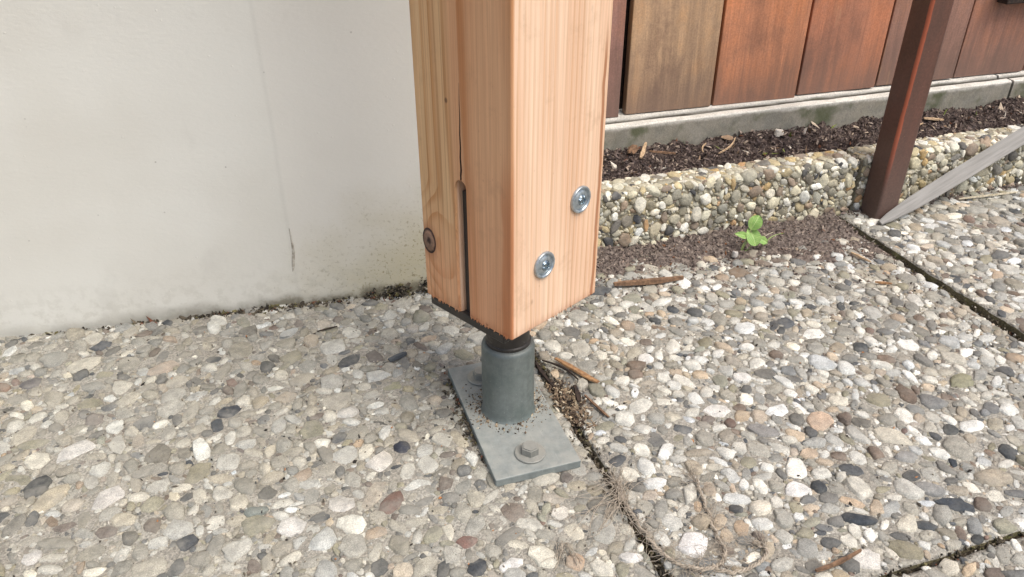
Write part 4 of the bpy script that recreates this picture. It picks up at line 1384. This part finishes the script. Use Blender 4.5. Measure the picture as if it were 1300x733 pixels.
for pts in (CORD, CORD2):
    base_p = smooth_path([Vector((x, y, 0.0040 + 0.0010 * sin(i * 2.1))) for i, (x, y) in enumerate(pts)], 14)
    kx = Lattice(31)
    for i_, p_ in enumerate(base_p):
        q_ = np.array(i_ * 0.13), np.array(i_ * 0.31)
        p_.x += 0.0042 * float(kx(q_[0], q_[0])) + 0.0012 * float(kx(q_[1], q_[1] + 9))
        p_.y += 0.0042 * float(kx(q_[0] + 40, q_[0])) + 0.0012 * float(kx(q_[1] + 40, q_[1]))
    for s_ in range(3):
        hpth = helix(base_p, 0.0011, 80, s_ * 2 * pi / 3)
        link('strand', tube_mesh('strand', [([p - TO for p in hpth], [0.00085 + 0.00022 * sin(i * 0.23 + s_ * 2) * cos(i * 0.07) for i in range(len(hpth))])], 6), tw, (0, 0, 0), M_TWINE)
fib = []
def fibre(p, ang, L, r=0.00022, lift=0.004):
    pts = [Vector(p)]
    for i in range(5):
        ang += random.uniform(-0.45, 0.45)
        q = pts[-1] + Vector((cos(ang), sin(ang), 0)) * L / 5
        q.z = max(0.0022, 0.0045 + random.uniform(-0.002, lift))
        pts.append(q)
    fib.append(([q - TO for q in smooth_path(pts, 3)], r))
bp_ = smooth_path([Vector((x, y, 0.0045)) for x, y in CORD], 6)
for i in range(240):
    p = random.choice(bp_)
    fibre(p + Vector((random.uniform(-.002, .002), random.uniform(-.002, .002), 0)), random.uniform(0, 2 * pi), random.uniform(0.008, 0.028))
for i in range(26):
    fibre((0.2755 + random.uniform(-.003, .003), 0.488 + random.uniform(-.006, .02), 0.005), pi * 1.18 + random.uniform(-0.25, 0.2), random.uniform(0.03, 0.075), 0.0003)
for i in range(26):
    fibre((0.2745 + random.uniform(-.004, .004), 0.495 + random.uniform(-.015, .012), 0.005), random.uniform(1.2, 2.0), random.uniform(0.015, 0.035), 0.0003)
for i in range(20):
    fibre((0.349 + random.uniform(-.002, .002), 0.48, 0.005), random.uniform(1.3, 2.3), random.uniform(0.01, 0.03), 0.00025)
for i in range(22):
    fibre((0.365 + random.uniform(-.003, .003), 0.39, 0.005), random.uniform(0.6, 2.6), random.uniform(0.01, 0.03), 0.00025)
tag(link('loose_fibres', tube_mesh('loose_fibres', fib, 4), tw, (0, 0, 0), M_TWINE), kind='stuff')
fib = []
for i in range(18):
    fibre((0.1955 + random.uniform(-.004, .004), 0.452 + random.uniform(-.004, .004), 0.004), -pi / 2 + random.uniform(-0.5, 0.5), random.uniform(0.012, 0.034), 0.0003)
tag(link('fibre_tuft', tube_mesh('fibre_tuft', [([p + TO for p in q], r) for q, r in fib], 4), None, (0, 0, 0), M_TWINE), 'loose tuft of beige twine fibre left of the paving joint', 'twine')


# ------------------------------------------------------------------ splinters, bark and twigs
def splinter(name, p, q, w, h, mat, label, cat, lift=0.0, bend=0.0, seed=0):
    r = random.Random(seed)
    p, q = Vector(p), Vector(q)
    n = 7
    d_ = (q - p)
    L_ = d_.length
    d_.normalize()
    s_ = d_.cross(Vector((0, 0, 1))).normalized()
    u_ = s_.cross(d_)
    V, F = [], []
    mid = (p + q) / 2
    for i in range(n):
        t = i / (n - 1)
        ww = w / 2 * (0.25 + 0.75 * sin(pi * (0.12 + 0.76 * t)) ** 0.7) * r.uniform(0.8, 1.15)
        hh = h / 2 * r.uniform(0.75, 1.1) * (0.5 + 0.5 * sin(pi * (0.1 + 0.8 * t)))
        c_ = p + d_ * L_ * t + s_ * (bend * L_ * sin(pi * t) + r.uniform(-.05, .05) * w) - mid
        V += [c_ - s_ * ww - u_ * hh, c_ + s_ * ww - u_ * hh, c_ + s_ * ww * 0.8 + u_ * hh, c_ - s_ * ww * 0.6 + u_ * hh]
    for i in range(n - 1):
        for j in range(4):
            k = (j + 1) % 4
            F.append((i * 4 + j, i * 4 + k, (i + 1) * 4 + k, (i + 1) * 4 + j))
    F += [(3, 2, 1, 0), tuple((n - 1) * 4 + j for j in range(4))]
    o = link(name, mesh_py(name, V, F, False), None, mid, mat)
    grp = {'splinter': 'loose wood splinters', 'twig': 'loose twigs', 'bark': 'loose bark chips'}.get(cat)
    return tag(o, label, cat, grp)


splinter('wood_splinter', (0.290, 0.714, 0.0065), (0.3207, 0.6557, 0.0055), 0.0085, 0.0025, M_ORANGE, 'orange brown wood splinter lying right of the grey steel tube', 'splinter', seed=1)
splinter('wood_splinter', (0.297, 0.640, 0.0045), (0.3075, 0.597, 0.004), 0.0036, 0.002, M_BROWNST, 'thin brown wood sliver right of the husk heap', 'splinter', seed=2)
splinter('wood_strip', (0.428, 0.8495, 0.0085), (0.5297, 0.838, 0.007), 0.0095, 0.006, M_BROWNST, 'long brown strip of rotten wood on the soil right of the timber post', 'wood strip', bend=0.02, seed=3)
splinter('wood_splinter', (0.2655, 0.716, 0.004), (0.2705, 0.664, 0.004), 0.0055, 0.003, M_DARKST, 'black splinter in the joint right beside the grey steel tube', 'splinter', bend=0.03, seed=4)
splinter('twig', (0.393, 0.3537, 0.0058), (0.4449, 0.36, 0.0058), 0.0040, 0.0034, M_BROWNST, 'short brown twig at the bottom edge right of the twine', 'twig', bend=0.03, seed=5)
splinter('twig', (0.2735, 0.7155, 0.0060), (0.3005, 0.668, 0.0055), 0.0025, 0.0025, M_DARKST, 'thin dark twig between the tube and the orange splinter', 'twig', bend=-0.1, seed=6)
splinter('bark_chip', (0.2921, 0.6574, 0.0068), (0.2866, 0.6298, 0.0062), 0.0075, 0.003, M_DARKST, 'dark bark chip lying on the husk heap', 'bark', seed=7)
splinter('wood_splinter', (0.562, 1.055, 0.100), (0.590, 1.095, 0.108), 0.0075, 0.003, M_CHIP, 'pale wood splinter standing on the mulch beside the timber post', 'splinter', seed=8)
splinter('wood_splinter', (0.590, 1.080, 0.099), (0.628, 1.062, 0.097), 0.006, 0.003, M_BROWNST, 'brown wood splinter on the mulch, right of the pale one', 'splinter', seed=9)
splinter('bark_chip', (0.556, 1.080, 0.099), (0.572, 1.100, 0.104), 0.016, 0.003, M_BROWNST, 'flat brown bark chip on the mulch behind the pale splinter', 'bark', seed=10)
splinter('twig', (0.690, 1.035, 0.0995), (0.752, 1.085, 0.1015), 0.0030, 0.0028, M_CHIP, 'pale curved twig on the mulch bed, middle of the bed', 'twig', bend=0.07, seed=11)
splinter('twig', (0.671, 1.050, 0.0985), (0.692, 1.078, 0.101), 0.0028, 0.0028, M_CHIP, 'short pale twig on the mulch left of the curved twig', 'twig', bend=-0.1, seed=12)
splinter('straw_stalk', (1.098, 0.922, 0.0105), (1.215, 0.913, 0.0105), 0.0034, 0.003, M_STRAW, 'straight whitish stalk lying at the kerb foot below the grey bar', 'stalk', seed=13)
splinter('wood_splinter', (0.805, 0.826, 0.0065), (0.815, 0.795, 0.005), 0.0045, 0.003, M_CHIP, 'pale splinter on the soil beside the right joint', 'splinter', seed=14)
splinter('wood_splinter', (0.781, 0.745, 0.0050), (0.801, 0.735, 0.0045), 0.0042, 0.0025, M_ORANGE, 'small orange splinter by the right joint', 'splinter', seed=15)
splinter('twig', (1.02, 1.03, 0.099), (1.105, 1.045, 0.1015), 0.0030, 0.0028, M_CHIP, 'pale thin twig on the mulch behind the brown steel post', 'twig', bend=0.03, seed=16)
splinter('wood_splinter', (1.13, 1.07, 0.1), (1.16, 1.055, 0.099), 0.0085, 0.003, M_CHIP, 'pale chip on the mulch right of the brown steel post', 'splinter', seed=17)
splinter('twig', (0.024, 0.866, 0.0036), (0.050, 0.870, 0.0036), 0.0020, 0.0018, M_DARKST, 'dark twig on the paving near the wall', 'twig', seed=18)
splinter('bark_chip', (0.099, 0.775, 0.0048), (0.122, 0.783, 0.0050), 0.0085, 0.0045, M_SLATE, 'dark slate chip left of the post support', 'chip', seed=19)

# a few pale chips in the mulch and a white stone
v, f = VARS[1]
m = mesh_np('white_stone', v * (0.0085, 0.007, 0.006), f, True)
m.materials.append(M_KERB_O)
o = link('white_stone', m, None, (0.834, 1.082, 0.1015)); o.color = (*lin((222, 216, 204)), 1)
tag(o, 'small white stone on the mulch below the orange fence board', 'stone')
m = mesh_np('snail_shell', v * (0.0052, 0.0048, 0.0045), f, True)
m.materials.append(M_KERB_O)
o = link('grey_stone', m, None, (0.634, 0.872, 0.0085)); o.color = (*lin((176, 172, 166)), 1)
tag(o, 'tiny round grey stone on the soil left of the weed', 'stone')
n = 90
X = rng.uniform(0.5, 1.9, n); Y = rng.uniform(0.995, 1.11, n)
tag(crumbs('mulch_chips', np.stack([X, Y, bed_z(X, Y) + 0.003], 1), rng, 0.0015, 0.005, [(4, (176, 160, 140)), (3, (140, 118, 96)), (2, (206, 198, 184)), (1, (120, 130, 70))], 4.5, None, 'pale wood chips mixed into the mulch', 1.5, 0.4), cat='mulch')
